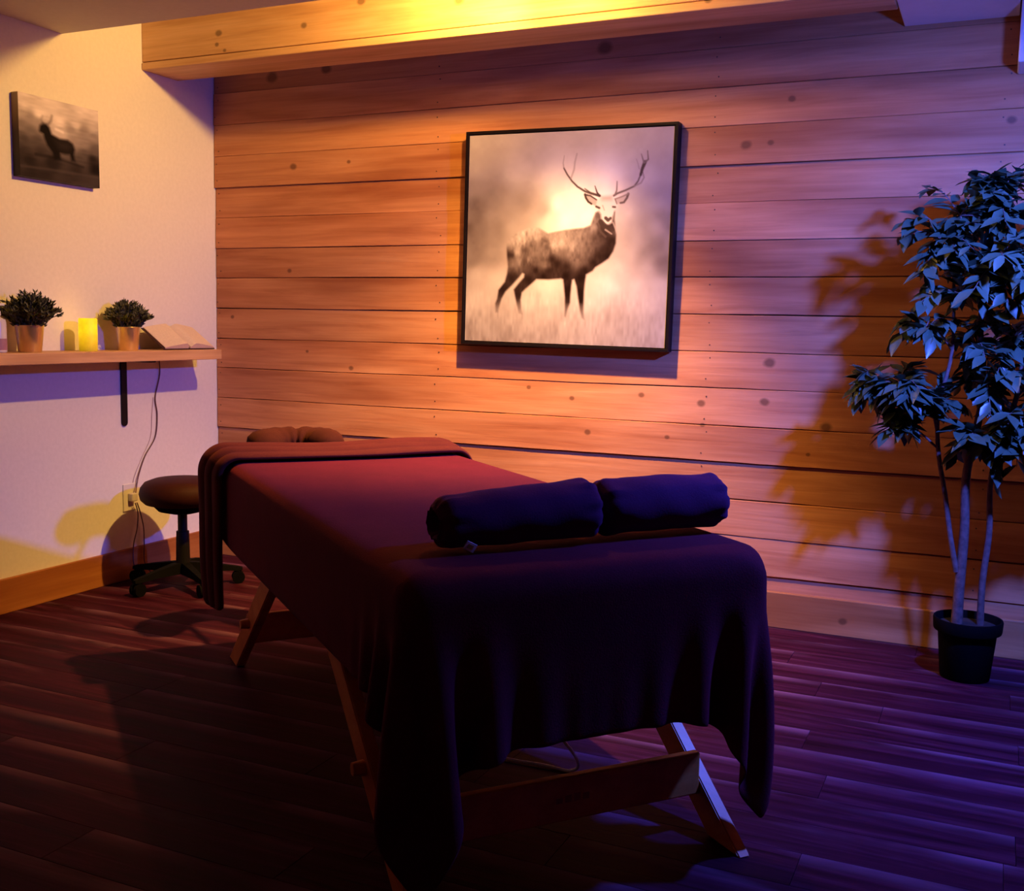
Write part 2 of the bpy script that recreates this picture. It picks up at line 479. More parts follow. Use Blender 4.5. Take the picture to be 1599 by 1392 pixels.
def leg_bm(near, side):
    """board lying in the u-z plane, splayed towards the table end"""
    uf, ut = (0.0, 0.78) if near else (TL - 0.03, TL - 0.03 - 0.78)
    zf, zt = 0.0, TH - 0.10
    d = Vector((ut - uf, 0, zt - zf)); L_ = d.length; d.normalize()
    nrm = Vector((-d.z, 0, d.x)) * (1 if near else -1)     # in plane, pointing up
    bm = bmesh.new()
    v_in, v_out = (0.360, 0.390)
    wd = 0.072
    foot = Vector((uf, 0, 0))
    pts = []
    # foot cut level with the floor
    a = foot; b_ = foot + Vector((wd / abs(d.z), 0, 0)) * (1 if near else -1) * 1.0
    c = b_ + d * (L_ - 0.12); e = a + d * L_
    for vv in (v_in * side, v_out * side):
        pts.append([bm.verts.new((p.x, vv, max(p.z, 0.0005))) for p in (a, b_, c, e)])
    for i in range(4):
        j = (i + 1) % 4
        bm.faces.new((pts[0][i], pts[0][j], pts[1][j], pts[1][i]))
    bm.faces.new(pts[0]); bm.faces.new(pts[1][::-1])
    bmesh.ops.recalc_face_normals(bm, faces=bm.faces)
    bmesh.ops.bevel(bm, geom=list(bm.edges), offset=0.003, segments=2, affect='EDGES')
    return bm
for near in (True, False):
    for side in (-1, 1):
        lg = tpart('leg', leg_bm(near, side), M_FRAMEWOOD)
        # wooden wing knob on the leg's height clamp
        u_ = 0.30 if near else TL - 0.33
        bmk = bmesh.new()
        bmesh.ops.create_cone(bmk, cap_ends=True, segments=14, radius1=0.017, radius2=0.014, depth=0.026,
                              matrix=Matrix.Translation((u_ + (0.03 if near else -0.03), side * 0.404, 0.205)) @ Matrix.Rotation(R(90), 4, 'X'))
        tpart('clamp_knob', bmk, M_FRAMEWOOD, lg, 40)
    u_ = 0.155 if near else TL - 0.185
    bm = bmesh.new(); add_box(bm, (u_, -0.358, 0.085), (u_ + 0.022, 0.358, 0.185), 0.004); cbo = tpart('crossbar', bm, M_FRAMEWOOD)
    if near:
        bm = bmesh.new()
        for k, (dv, hh) in enumerate(((-0.036, 0.012), (-0.014, 0.016), (0.008, 0.018), (0.030, 0.015))):
            add_box(bm, (u_ - 0.0006, dv + 0.02, 0.128), (u_ + 0.001, dv + 0.036, 0.128 + hh))
        tpart('stamped_mark', bm, plain('stamp_ink', (0.42, 0.13, 0.035), 0.6), cbo)

# ------------------------------------------------ draped cover: a small position-based cloth solve over the table top
def drape():
    h = 0.0215
    ovn, ovl, ovr = 0.305, 0.235, 0.265
    us = np.arange(-ovn, TL - 0.06 + 1e-6, h); vs_ = np.arange(-TW / 2 - ovl, TW / 2 + ovr + 1e-6, h)
    nu, nv = len(us), len(vs_)
    Ug, Vg = np.meshgrid(us, vs_, indexing='ij')
    # the real cloth is not square: its two near corners run out a little further
    kn = np.clip(-Ug / ovn, 0, 1)
    tl = np.clip((-Vg - 0.16) / 0.55, 0, 1); trr = np.clip((Vg - 0.16) / 0.6, 0, 1)
    rest = np.stack([Ug - kn * (0.075 * tl ** 2), Vg, 0 * Ug], -1)
    P = rest.copy(); P[..., 2] = TH + 0.014
    P[..., 2] += 0.004 * RNG.standard_normal(P.shape[:2])
    Q = P.copy()
    pin = (Ug > 0.12) & (np.abs(Vg) < TW / 2 - 0.10)
    pin |= (Ug > TL - 0.12) & (np.abs(Vg) < TW / 2 - 0.02)
    W = np.where(pin, 0.0, 1.0)
    P0 = P.copy()
    P0[..., 2] = TH + 0.004
    cons = []
    def grp(a, b_, k):
        L0 = np.linalg.norm(rest[a] - rest[b_], axis=-1); wa, wb_ = W[a], W[b_]
        ws = wa + wb_; ok = ws > 0
        cons.append((a, b_, L0, np.where(ok, wa / np.maximum(ws, 1e-9), 0)[..., None] * k, np.where(ok, wb_ / np.maximum(ws, 1e-9), 0)[..., None] * k))
    S = np.s_
    for st in (0, 1):
        n0 = (nu - st) // 2 * 2; n1 = (nv - st) // 2 * 2
        grp(S[st:st + n0:2, :], S[st + 1:st + n0:2, :], 1.0)
        grp(S[:, st:st + n1:2], S[:, st + 1:st + n1:2], 1.0)
        m0 = (nu - st) // 2 * 2
        grp(S[st:st + m0:2, :-1], S[st + 1:st + m0:2, 1:], 0.16)
        grp(S[st:st + m0:2, 1:], S[st + 1:st + m0:2, :-1], 0.16)
    for st in (0, 1, 2, 3):
        for ax in (0, 1):
            n_ = nu if ax == 0 else nv
            ia = np.arange(st, n_ - 2, 4); ib = ia + 2
            if len(ia) == 0: continue
            if ax == 0: grp(S[ia[0]:ia[-1] + 1:4, :], S[ib[0]:ib[-1] + 1:4, :], 0.025)
            else: grp(S[:, ia[0]:ia[-1] + 1:4], S[:, ib[0]:ib[-1] + 1:4], 0.025)
    rr = 0.045
    cen = np.array([TL / 2, 0, TH - 0.085]); half = np.array([TL / 2, TW / 2, 0.085]) - rr
    def collide(P):
        d = P - cen; q = np.abs(d) - half
        qo = np.maximum(q, 0); lo = np.linalg.norm(qo, axis=-1)
        out = lo - rr - 0.004
        ins = (out < 0) & (lo > 1e-6)
        n_ = qo / np.maximum(lo, 1e-6)[..., None] * np.sign(d)
        P = P - np.where(ins[..., None], n_ * out[..., None], 0)
        deep = (lo <= 1e-6)
        P[..., 2] = np.where(deep, TH + 0.004, P[..., 2])
        # hanging skirt keeps off the legs and aprons
        return P, ins | deep
    dt = 1 / 60.0
    steps = 330
    for s_ in range(steps):
        vel = (P - Q) * (0.975 if s_ < 240 else 0.90)
        Q = P.copy()
        P = P + vel
        P[..., 2] -= 9.8 * dt * dt * 0.6 * W
        for it in range(9):
            for (a, b_, L0, ka, kb) in cons:
                d = P[b_] - P[a]
                ln = np.sqrt((d * d).sum(-1)) + 1e-9
                c = d * ((ln - L0) / ln)[..., None]
                P[a] += c * ka; P[b_] -= c * kb
            if it % 3 == 2:
                P, hit = collide(P)
        P, hit = collide(P)
        fr = hit[..., None] & (np.ones(3) > 0)
        Q = np.where(fr, P - (P - Q) * 0.3, Q)
        P = np.where((W == 0)[..., None], P0, P)
        P[..., 2] = np.maximum(P[..., 2], 0.01)
    return P, nu, nv
CP, cnu, cnv = drape()
cv = CP.reshape(-1, 3)
idx = np.arange(cnu * cnv).reshape(cnu, cnv)
cf = np.stack([idx[:-1, :-1], idx[1:, :-1], idx[1:, 1:], idx[:-1, 1:]], -1).reshape(-1, 4)
wv = [TM @ Vector(v) - mt.location for v in cv.tolist()]
cover = mesh_obj('table_cover', wv, cf.tolist(), M_COVER, None, True)
cover.location = mt.location
md = cover.modifiers.new('thick', 'SOLIDIFY'); md.thickness = 0.004; md.offset = 1.0
md = cover.modifiers.new('sub', 'SUBSURF'); md.levels = 1; md.render_levels = 1
tag(cover, 'dark burgundy fleece cover draped over the massage table, hanging in pointed corners', 'blanket')

# ------------------------------------------------ folded blanket laid across the head end
def band():
    off = 0.010
    hw, rad = TW / 2 + off, 0.055
    path = []      # (v, z, normal v, normal z)
    zt = TH + off
    for k in range(14): path.append((-hw, 0.20 + (zt - rad - 0.20) * k / 14, -1, 0))
    for k in range(9):
        a = math.pi - (math.pi / 2) * k / 8
        path.append((-hw + rad + rad * math.cos(a), zt - rad + rad * math.sin(a), math.cos(a), math.sin(a)))
    for k in range(1, 22): path.append((-hw + rad + (2 * hw - 2 * rad) * k / 22, zt, 0, 1))
    for k in range(9):
        a = math.pi / 2 - (math.pi / 2) * k / 8
        path.append((hw - rad + rad * math.cos(a), zt - rad + rad * math.sin(a), math.cos(a), math.sin(a)))
    for k in range(1, 12): path.append((hw, zt - rad - (zt - rad - 0.30) * k / 11, 1, 0))
    prof = [(0.0, 0.0), (-0.004, 0.010), (0.004, 0.020), (0.035, 0.024), (0.060, 0.0225), (0.066, 0.019), (0.074, 0.030), (0.105, 0.034), (0.128, 0.032),
            (0.134, 0.028), (0.142, 0.037), (0.170, 0.041), (0.205, 0.039), (0.225, 0.028), (0.228, 0.012), (0.222, 0.0)]
    V, Fc = [], []
    n = len(prof)
    for i, (v, z, nv_, nz) in enumerate(path):
        s_ = i / len(path)
        hang = max(0.0, (0.62 - z) / 0.42) if v < 0 else max(0.0, (0.62 - z) / 0.4)
        wsc = 1.0 - 0.22 * min(1, hang)
        ush = 0.02 * math.sin(s_ * 9.0) + 0.015 * hang
        puff = 1.0 + 0.45 * max(0, -nv_) * (1 - 0.6 * min(1, hang)) + 0.10 * math.sin(s_ * 23)
        for (du, t) in prof:
            tt = t * puff + 0.0015 * math.sin(du * 120 + s_ * 31) * (t > 0.005)
            u = TL - 0.215 + ush + du * wsc
            V.append((u, v + nv_ * tt, z + nz * tt))
    for i in range(len(path) - 1):
        for k in range(n):
            k2 = (k + 1) % n
            Fc.append((i * n + k, i * n + k2, (i + 1) * n + k2, (i + 1) * n + k))
    Fc.append(tuple(range(n))); Fc.append(tuple((len(path) - 1) * n + k for k in range(n - 1, -1, -1)))
    wv = [TM @ Vector(v) - mt.location for v in V]
    o = mesh_obj('folded_blanket', wv, Fc, M_BAND, None)
    o.location = mt.location
    bmn = bmesh.new(); bmn.from_mesh(o.data); bmesh.ops.recalc_face_normals(bmn, faces=bmn.faces); bmn.to_mesh(o.data); bmn.free()
    smooth_angle(o, 80)
    md = o.modifiers.new('sub', 'SUBSURF'); md.levels = 1; md.render_levels = 1
    tag(o, 'dark brown blanket folded in layers across the head end of the table', 'blanket')
band()

# ------------------------------------------------ face cradle beyond the head end
fc = thing('face_cradle', 'dark brown cloth-covered face cradle at the head of the massage table', 'headrest', T(TL + 0.16, -0.10, 0.60))
def cradle_cushion():
    V, Fc = [], []
    n, m_ = 40, 14
    for i in range(n + 1):
        a = R(-200) + R(400 - 180 + 0) * i / n * 1.0
        a = R(-125) + R(250) * i / n + R(0)
        cu, cvv = 0.105 * math.cos(a), 0.112 * math.sin(a)
        endf = min(1.0, min(i, n - i) / 5.0); rr_ = 0.058 * (0.35 + 0.65 * math.sin(endf * math.pi / 2))
        wr_ = 1 + 0.035 * math.sin(a * 5 + 0.7) + 0.03 * math.sin(a * 13 + 1) - 0.16 * math.exp(-((a - 0.25) / 0.10) ** 2) - 0.08 * math.exp(-((a + 0.9) / 0.07) ** 2)
        for k in range(m_):
            t = 2 * math.pi * k / m_
            rad = rr_ * wr_ * (1 + 0.03 * math.sin(3 * t + a * 5))
            out = rad * 1.12 * math.cos(t)
            V.append(T(TL + 0.17 + cu + math.cos(a) * out, -0.105 + cvv + math.sin(a) * out, 0.712 + 0.85 * rad * math.sin(t)) - fc.location)
    for i in range(n):
        for k in range(m_):
            k2 = (k + 1) % m_
            Fc.append((i * m_ + k, i * m_ + k2, (i + 1) * m_ + k2, (i + 1) * m_ + k))
    Fc.append(tuple(range(m_))); Fc.append(tuple(n * m_ + k for k in range(m_ - 1, -1, -1)))
    o = mesh_obj('cushion', V, Fc, M_CRADLE, fc)
    bmn = bmesh.new(); bmn.from_mesh(o.data); bmesh.ops.recalc_face_normals(bmn, faces=bmn.faces); bmn.to_mesh(o.data); bmn.free()
    smooth_angle(o, 80)
cradle_cushion()
for sgn in (-1, 1):
    tube('support_rod', [T(TL + 0.004, -0.10 + 0.06 * sgn, TH - 0.055) - fc.location, T(TL + 0.10, -0.10 + 0.06 * sgn, TH - 0.03) - fc.location, T(TL + 0.24, -0.10 + 0.06 * sgn, 0.70) - fc.location], 0.009, M_BLACK, fc)

# ------------------------------------------------ bolsters
def bolster(name, label, u0, v0, v1, rad, pucker_lo, seed, tag_on=False, taper=0.0):
    rg = random.Random(seed)
    base = T(u0, (v0 + v1) / 2, TH + 0.008)
    t = thing(name, label, 'bolster', base, 0, 'bolsters on the table')
    n, m_ = 36, 44
    V, Fc = [], []
    ph = [rg.uniform(0, 6) for _ in range(6)]
    L_ = v1 - v0
    prof = []
    for i in range(n + 1):
        s_ = i / n
        prof.append((v0 + 0.03 + (L_ - 0.06) * s_, rad))
    def endcap(v, dr, pk):
        out = []
        for k in range(1, 7):
            a = math.pi / 2 * k / 7
            out.append((v + dr * 0.03 * math.sin(a), rad - 0.03 * (1 - math.cos(a)) * 1.1))
        if pk:   # gathered mouth: a frilled lip and a recess
            out += [(v + dr * 0.034, rad * 0.60), (v + dr * 0.030, rad * 0.48), (v + dr * 0.012, rad * 0.38), (v - dr * 0.005, rad * 0.15), (v - dr * 0.006, 0.0005)]
        else:
            out += [(v + dr * 0.033, rad * 0.45), (v + dr * 0.032, rad * 0.2), (v + dr * 0.031, 0.0005)]
        return out
    full = list(reversed(endcap(v0 + 0.03, -1, pucker_lo))) + prof + endcap(v1 - 0.03, 1, False)
    for (v, r_) in full:
        for k in range(m_):
            a = 2 * math.pi * k / m_
            edge = max(0, 1 - min(abs(v - v0), abs(v1 - v)) / 0.07)
            wr_ = 1 + 0.022 * math.sin(v * 14 + ph[0] + a) + 0.016 * math.sin(v * 31 + 2 * a + ph[1]) + 0.012 * math.sin(v * 55 - 3 * a + ph[4]) + 0.009 * math.sin(v * 18 + 5 * a + ph[5]) + edge * (0.06 * math.sin(9 * a + ph[2]) + 0.04 * math.sin(15 * a + ph[3]))
            tp_ = 1 - taper * (v1 - v) / L_
            rr_ = r_ * wr_ * tp_
            zz = rad * tp_ + rr_ * math.sin(a) * (1.0 if math.sin(a) > 0 else 0.93)
            zz = max(zz, 0.001 + 0.0)
            V.append(T(u0 + rr_ * math.cos(a) * 1.06, v, TH + 0.008 + zz) - base)
    nn = len(full)
    for i in range(nn - 1):
        for k in range(m_):
            k2 = (k + 1) % m_
            Fc.append((i * m_ + k, i * m_ + k2, (i + 1) * m_ + k2, (i + 1) * m_ + k))
    Fc.append(tuple(range(m_))); Fc.append(tuple((nn - 1) * m_ + k for k in range(m_ - 1, -1, -1)))
    o = mesh_obj('body', V, Fc, M_BOLSTER, t)
    bmn = bmesh.new(); bmn.from_mesh(o.data); bmesh.ops.recalc_face_normals(bmn, faces=bmn.faces); bmn.to_mesh(o.data); bmn.free()
    smooth_angle(o, 80)
    if tag_on:
        M = Matrix.Translation(T(u0 - rad * 1.02, v0 + 0.050, TH + 0.026) - base) @ Matrix.Rotation(TA, 4, 'Z') @ Matrix.Rotation(R(-12), 4, 'Y') @ Matrix.Rotation(R(28), 4, 'X')
        bm = bmesh.new(); add_box(bm, (-0.0012, -0.0125, -0.009), (0.0012, 0.0125, 0.009), 0.0004, 1, M)
        tg = bm_obj('fabric_tag', bm, plain('tag_white', (0.85, 0.80, 0.74), 0.8), t); tg['label'] = 'small white fabric tag'
        bm = bmesh.new(); add_box(bm, (-0.0018, -0.0065, -0.0045), (0.0018, 0.0065, 0.0045), 0, 1, M)
        bm_obj('tag_print', bm, plain('tag_gold', (0.55, 0.33, 0.05), 0.7), tg)
    return t
bolster('bolster', 'navy fleece bolster with a gathered open end and a small white tag', 0.190, -0.290, 0.075, 0.066, True, 3, True, 0.16)
bolster('bolster', 'navy fleece bolster lying nearer the board wall, without a tag', 0.205, 0.085, 0.415, 0.063, False, 11)

# ------------------------------------------------ cable of the table warmer
pc = catmull([T(0.62, -0.05, 0.60), T(0.60, 0.0, 0.40), Vector((2.49, -1.73, 0.16)), Vector((2.56, -1.70, 0.06)), Vector((2.53, -1.66, 0.008)), Vector((2.45, -1.655, 0.006)), Vector((2.33, -1.66, 0.006)), Vector((2.1, -1.62, 0.006)), Vector((1.85, -1.50, 0.006))], 8)
o = tube('power_cable', pc, 0.0042, plain('white_cable', (0.72, 0.72, 0.75), 0.5), None, 8)
tag(o, 'white power cable looping down to the floor behind the crossbar of the table', 'cable')

# ================================================================ STOOL
SX, SY = 0.305, -0.60
st = thing('rolling_stool', 'black round rolling stool between the white wall and the massage table', 'stool', (SX, SY, 0))
M_SEAT = plain('dark_vinyl_seat', (0.034, 0.006, 0.005), 0.65, var=0.1, scale=60, bump=0.05, spec=0.15)
lathe('seat', [(0, 0.478), (0.06, 0.477), (0.12, 0.470), (0.155, 0.457), (0.172, 0.435), (0.178, 0.410), (0.172, 0.385), (0.155, 0.368), (0.13, 0.362), (0, 0.362)], M_SEAT, st, 56, ang=70)
lathe('seat_pan', [(0, 0.3615), (0.125, 0.3615), (0.10, 0.335), (0.05, 0.322), (0, 0.322)], M_BLACKPL, st, 40)
lathe('gas_lift', [(0, 0.3215), (0.020, 0.3215), (0.020, 0.245), (0.027, 0.243), (0.030, 0.10), (0.032, 0.088), (0, 0.088)], M_BLACK, st, 24)
for k in range(5):
    a = R(-100) + k * 2 * math.pi / 5
    c, s_ = math.cos(a), math.sin(a)
    Mz = Matrix.Rotation(a, 4, 'Z')
    V = []
    for (x, hwid, zt, zb) in ((0.0, 0.024, 0.108, 0.060), (0.05, 0.024, 0.106, 0.062), (0.15, 0.019, 0.090, 0.062), (0.235, 0.015, 0.074, 0.056), (0.25, 0.012, 0.070, 0.058)):
        V += [Mz @ Vector((x, -hwid, zb)), Mz @ Vector((x, hwid, zb)), Mz @ Vector((x, hwid * 0.7, zt)), Mz @ Vector((x, -hwid * 0.7, zt))]
    Fc = [(0, 1, 2, 3), (16, 19, 18, 17)]
    for i in range(4):
        for q in range(4):
            q2 = (q + 1) % 4
            Fc.append((i * 4 + q, (i + 1) * 4 + q, (i + 1) * 4 + q2, i * 4 + q2))
    lg = mesh_obj('base_leg', V, Fc, M_BLACKPL, st)
    bmn = bmesh.new(); bmn.from_mesh(lg.data); bmesh.ops.recalc_face_normals(bmn, faces=bmn.faces); bmn.to_mesh(lg.data); bmn.free()
    bm = bmesh.new()
    for sd in (-1, 1):
        bmesh.ops.create_cone(bm, cap_ends=True, segments=20, radius1=0.027, radius2=0.027, depth=0.016,
                              matrix=Mz @ Matrix.Translation((0.232, sd * 0.014, 0.0275)) @ Matrix.Rotation(R(90), 4, 'X'))
    add_box(bm, (0.214, -0.006, 0.024), (0.246, 0.006, 0.058), 0.002, 1, Mz)
    cs = bm_obj('caster', bm, M_BLACKPL, lg); smooth_angle(cs, 40)

# ================================================================ SHELF AND WHAT STANDS ON IT
SZ = 1.018
sh = thing('wall_shelf', 'long pine plank shelf on black brackets along the white wall', 'shelf', (0, -1.2, SZ))
def loc_bm(lo, hi, o, mat, name, parent, bev=0.002):
    bm = bmesh.new(); add_box(bm, lo, hi, bev)
    bmesh.ops.transform(bm, matrix=Matrix.Translation(-Vector(o.location)), verts=bm.verts)
    return bm_obj(name, bm, mat, parent)
loc_bm((0.001, -2.45, 0.974), (0.20, -0.205, SZ), sh, M_SHELF, 'board', sh, 0.003)
for yb in (-0.618, -1.415, -2.2):
    bm = bmesh.new()
    # flat bar bracket: an arm under the board, a leg down the wall with a rounded end
    add_box(bm, (0.001, yb - 0.0165, 0.967), (0.175, yb + 0.0165, 0.9735), 0.001, 1)
    n = 12
    pr = [(yb - 0.0165, 0.967), (yb + 0.0165, 0.967)]
    for k in range(n + 1):
        a = -math.pi * k / n
        pr.append((yb + 0.0165 * math.cos(a), 0.70 - 0.0 + 0.0165 * math.sin(a)))
    f1 = [bm.verts.new((0.001, y, z)) for y, z in pr]; f2 = [bm.verts.new((0.008, y, z)) for y, z in pr]
    for i in range(len(pr)):
        j = (i + 1) % len(pr); bm.faces.new((f1[i], f1[j], f2[j], f2[i]))
    bm.faces.new(f1); bm.faces.new(f2[::-1])
    bmesh.ops.transform(bm, matrix=Matrix.Translation(-Vector(sh.location)), verts=bm.verts)
    br = bm_obj('bracket', bm, M_BLACK, sh); br['label'] = 'black flat bar bracket'

M_GOLD = plain('brushed_gold', (0.85, 0.66, 0.30), 0.34, 0.85, 0.06, 40)
def leaf_mat(name, a, b_, rough=0.5):
    m = NT(name)
    rnd = m.n('ShaderNodeObjectInfo').outputs['Random']
    nz = m.noise(m.coords(), 14.0, 3)
    f = m.math('ADD', m.math('MULTIPLY', nz, 0.7), m.math('MULTIPLY', rnd, 0.5), True)
    m.set(Base_Color=m.mix(f, a, b_), Roughness=rough, Specular_IOR_Level=0.5)
    return m.m
M_HERB = leaf_mat('herb_leaf', (0.040, 0.046, 0.016), (0.16, 0.15, 0.060), 0.6)
M_SOIL = plain('dark_soil', (0.02, 0.013, 0.009), 0.95, var=0.3, scale=80, bump=0.4)

def herb(seed, n_st, h0, h1, spread):
    rg = random.Random(seed)
    V, Fc = [], []
    def leaf(p, d, ln, wd):
        d = d.normalized()
        sd = d.cross(Vector((rg.uniform(-1, 1), rg.uniform(-1, 1), rg.uniform(0.2, 1)))).normalized()
        nn = sd.cross(d)
        b0 = len(V)
        V.extend([p, p + d * ln * 0.45 + sd * wd - nn * wd * 0.2, p + d * ln, p + d * ln * 0.45 - sd * wd - nn * wd * 0.2, p + d * ln * 0.5 + nn * wd * 0.25])
        Fc.extend([(b0, b0 + 1, b0 + 4), (b0 + 1, b0 + 2, b0 + 4), (b0 + 2, b0 + 3, b0 + 4), (b0 + 3, b0, b0 + 4)])
    for s_ in range(n_st):
        a = rg.uniform(0, 2 * math.pi); t0 = math.sqrt(rg.random())
        tip = Vector((math.cos(a) * spread * t0, math.sin(a) * spread * t0 , h0 + (h1 - h0) * (1 - 0.62 * t0 ** 2) * rg.uniform(0.75, 1.0)))
        root = Vector((math.cos(a) * 0.040 * t0, math.sin(a) * 0.040 * t0, 0.088))
        mid = root.lerp(tip, 0.55) + Vector((0, 0, 0.012))
        pts = catmull([root, mid, tip], 4)
        tv, tf = tube_geo(pts, 0.0011, 4, False)
        b0 = len(V); V.extend(tv); Fc.extend([tuple(i + b0 for i in f) for f in tf])
        for k, p in enumerate(pts[1:]):
            d0 = (pts[min(k + 2, len(pts) - 1)] - pts[k]).normalized()
            for q in range(3):
                d = d0 * 0.7 + Vector((rg.uniform(-1, 1), rg.uniform(-1, 1), rg.uniform(-0.3, 0.9))) * 0.8
                leaf(p, d, rg.uniform(0.016, 0.026), rg.uniform(0.0035, 0.0055))
    return V, Fc

def gold_plant(label, x, y, seed, sc, n_st, spread, htop):
    t = thing('potted_herb', label, 'potted plant', (x, y, SZ), 0, 'small plants in gold pots on the shelf')
    prof = [(0, 0.0), (0.041, 0.0), (0.043, 0.003), (0.053, 0.100), (0.0545, 0.103), (0.0535, 0.105), (0.0515, 0.103), (0.050, 0.090), (0, 0.090)]
    lathe('pot', [(r_ * sc, z * sc) for r_, z in prof[:8]] + [(0.047 * sc, 0.086 * sc)], M_GOLD, t, 44)
    lathe('soil', [(0, 0.088 * sc), (0.0495 * sc, 0.088 * sc), (0.047 * sc, 0.082 * sc), (0, 0.080 * sc)], M_SOIL, t, 24)
    V, Fc = herb(seed, n_st, 0.10, htop, spread)
    f = mesh_obj('foliage', V, Fc, M_HERB, t); f['kind'] = 'stuff'
    return t
gold_plant('gold pot with a larger bushy green plant at the left end of the shelf', 0.105, -1.195, 5, 0.98, 105, 0.112, 0.228)
gold_plant('gold pot with a compact rounded green plant beside the open book', 0.105, -0.690, 9, 0.95, 105, 0.094, 0.205)

# glowing candle
cd = thing('flameless_candle', 'glowing yellow flameless pillar candle between the two gold pots', 'candle', (0.105, -0.908, SZ))
def candle_mat():
    m = NT('glowing_wax')
    co = m.coords()
    sep = m.n('ShaderNodeSeparateXYZ'); m.l(co, sep.inputs[0])
    nz = m.noise(co, 26.0, 4)
    f = m.n('ShaderNodeMapRange'); f.inputs[1].default_value = 0.0; f.inputs[2].default_value = 0.075
    m.l(sep.outputs[2], f.inputs[0])
    stv = m.math('MULTIPLY', m.math('ADD', m.math('MULTIPLY', f.outputs[0], 0.95), 0.35), m.math('ADD', m.math('MULTIPLY', nz, 0.9), 0.5))
    m.set(Base_Color=(0.42, 0.24, 0.04), Roughness=0.6, Emission_Color=(1.0, 0.60, 0.0), Emission_Strength=m.math('MULTIPLY', stv, 0.85))
    return m.m
lathe('wax_body', [(0, 0.0), (0.034, 0.0), (0.036, 0.003), (0.0365, 0.06), (0.036, 0.128), (0.033, 0.1325), (0.029, 0.131), (0.027, 0.120), (0.010, 0.112), (0, 0.112)], candle_mat(), cd, 40)
tube('wick', [(0, 0, 0.112), (0.001, 0, 0.120), (0.002, 0.001, 0.126)], 0.0012, M_BLACK, cd, 6)
light('candle_glow', 'POINT', (0.105, -0.908, SZ + 0.155), (1.0, 0.55, 0.08), 0.10, 0.02)

# open book, lying with its pages arched
bk = thing('open_book', 'open book with cream pages lying at the end of the shelf', 'book', (0.098, -0.378, SZ + 0.0462))
bk.rotation_euler = (0, R(35), 0)
M_PAGE = plain('cream_pages', (0.72, 0.58, 0.42), 0.9, var=0.05, scale=120)
M_CVR = plain('book_cover', (0.05, 0.015, 0.012), 0.6)
def page_block(sg, L_):
    # cross-section in y-z, extruded in x
    prof = []
    n = 14
    for k in range(n + 1):
        t = k / n
        y = sg * (0.006 + (L_ - 0.006) * t)
        z = 0.006 + 0.024 * (math.sin(min(1, t * 5.0) * math.pi / 2)) * (1 - t) ** 0.8 + 0.006 * (1 - t * 0.3)
        prof.append((y, z))
    prof2 = prof + [(prof[-1][0] + sg * -0.002, 0.0045), (sg * 0.05, 0.0045), (sg * 0.006, 0.0045)]
    V = [(-0.075, y, z) for y, z in prof2] + [(0.075, y, z) for y, z in prof2]
    m_ = len(prof2)
    Fc = [(i, (i + 1) % m_, m_ + (i + 1) % m_, m_ + i) for i in range(m_)] + [tuple(range(m_)), tuple(range(2 * m_ - 1, m_ - 1, -1))]
    o = mesh_obj('page_block', V, Fc, M_PAGE, bk)
    bmn = bmesh.new(); bmn.from_mesh(o.data); bmesh.ops.recalc_face_normals(bmn, faces=bmn.faces); bmn.to_mesh(o.data); bmn.free()
    smooth_angle(o, 40)
page_block(-1, 0.155); page_block(1, 0.160)
box_obj('cover', (-0.08, -0.162, 0.0005), (0.08, 0.167, 0.004), M_CVR, bk, 0.001)

# bottle at the left edge
bt = thing('pump_bottle', 'pale plastic bottle cut by the left edge of the shelf view', 'bottle', (0.11, -1.345, SZ))
lathe('body', [(0, 0), (0.030, 0), (0.033, 0.004), (0.033, 0.11), (0.030, 0.122), (0.014, 0.130), (0.013, 0.136), (0, 0.136)], plain('pale_plastic', (0.66, 0.62, 0.68), 0.25, var=0.02), bt, 32)
lathe('label_band', [(0.0335, 0.010), (0.0338, 0.012), (0.0338, 0.050), (0.0335, 0.052)], plain('mauve_label', (0.36, 0.18, 0.26), 0.6), bt, 32)
lathe('cap', [(0, 0.1365), (0.015, 0.1365), (0.015, 0.152), (0.006, 0.156), (0.005, 0.172), (0, 0.172)], M_PAINT, bt, 24)
box_obj('spout', (-0.006, -0.006, 0.1725), (0.006, 0.034, 0.182), M_PAINT, bt, 0.002)

# cables of the shelf lights and the socket
ws = thing('wall_socket', 'pale wall socket low on the white wall behind the stool', 'socket', (0.0, -0.595, 0.365))
box_obj('plate', (0.0008, -0.040, -0.060), (0.007, 0.040, 0.060), plain('ivory_plastic', (0.74, 0.70, 0.60), 0.4, var=0.02), ws, 0.002)
pl = box_obj('plug', (0.0075, -0.017, -0.016), (0.036, 0.017, 0.020), plain('white_plug', (0.6, 0.55, 0.5), 0.5), ws, 0.005); pl['label'] = 'plug in the socket'
M_CORD = plain('purple_brown_cord', (0.10, 0.035, 0.05), 0.5)
M_CORD2 = plain('pale_thin_cord', (0.45, 0.33, 0.33), 0.5)
pts = catmull([(0.010, -0.405, 0.973), (0.006, -0.40, 0.90), (0.006, -0.43, 0.80), (0.006, -0.42, 0.72), (0.006, -0.435, 0.62), (0.006, -0.50, 0.54), (0.010, -0.545, 0.46), (0.022, -0.575, 0.40), (0.034, -0.592, 0.375)], 8)
o = tube('lamp_cord', pts, 0.0026, M_CORD, None, 7); tag(o, 'dark cord hanging from the shelf to the socket by the stool', 'cord')
pts = catmull([(0.003, -0.440, 0.80), (0.003, -0.450, 0.72), (0.003, -0.462, 0.62), (0.003, -0.520, 0.53), (0.003, -0.562, 0.46), (0.004, -0.575, 0.427)], 8)
o = tube('lamp_cord', pts, 0.0013, M_CORD2, None, 6); tag(o, 'thin pale cord running close beside the dark hanging cord', 'cord')
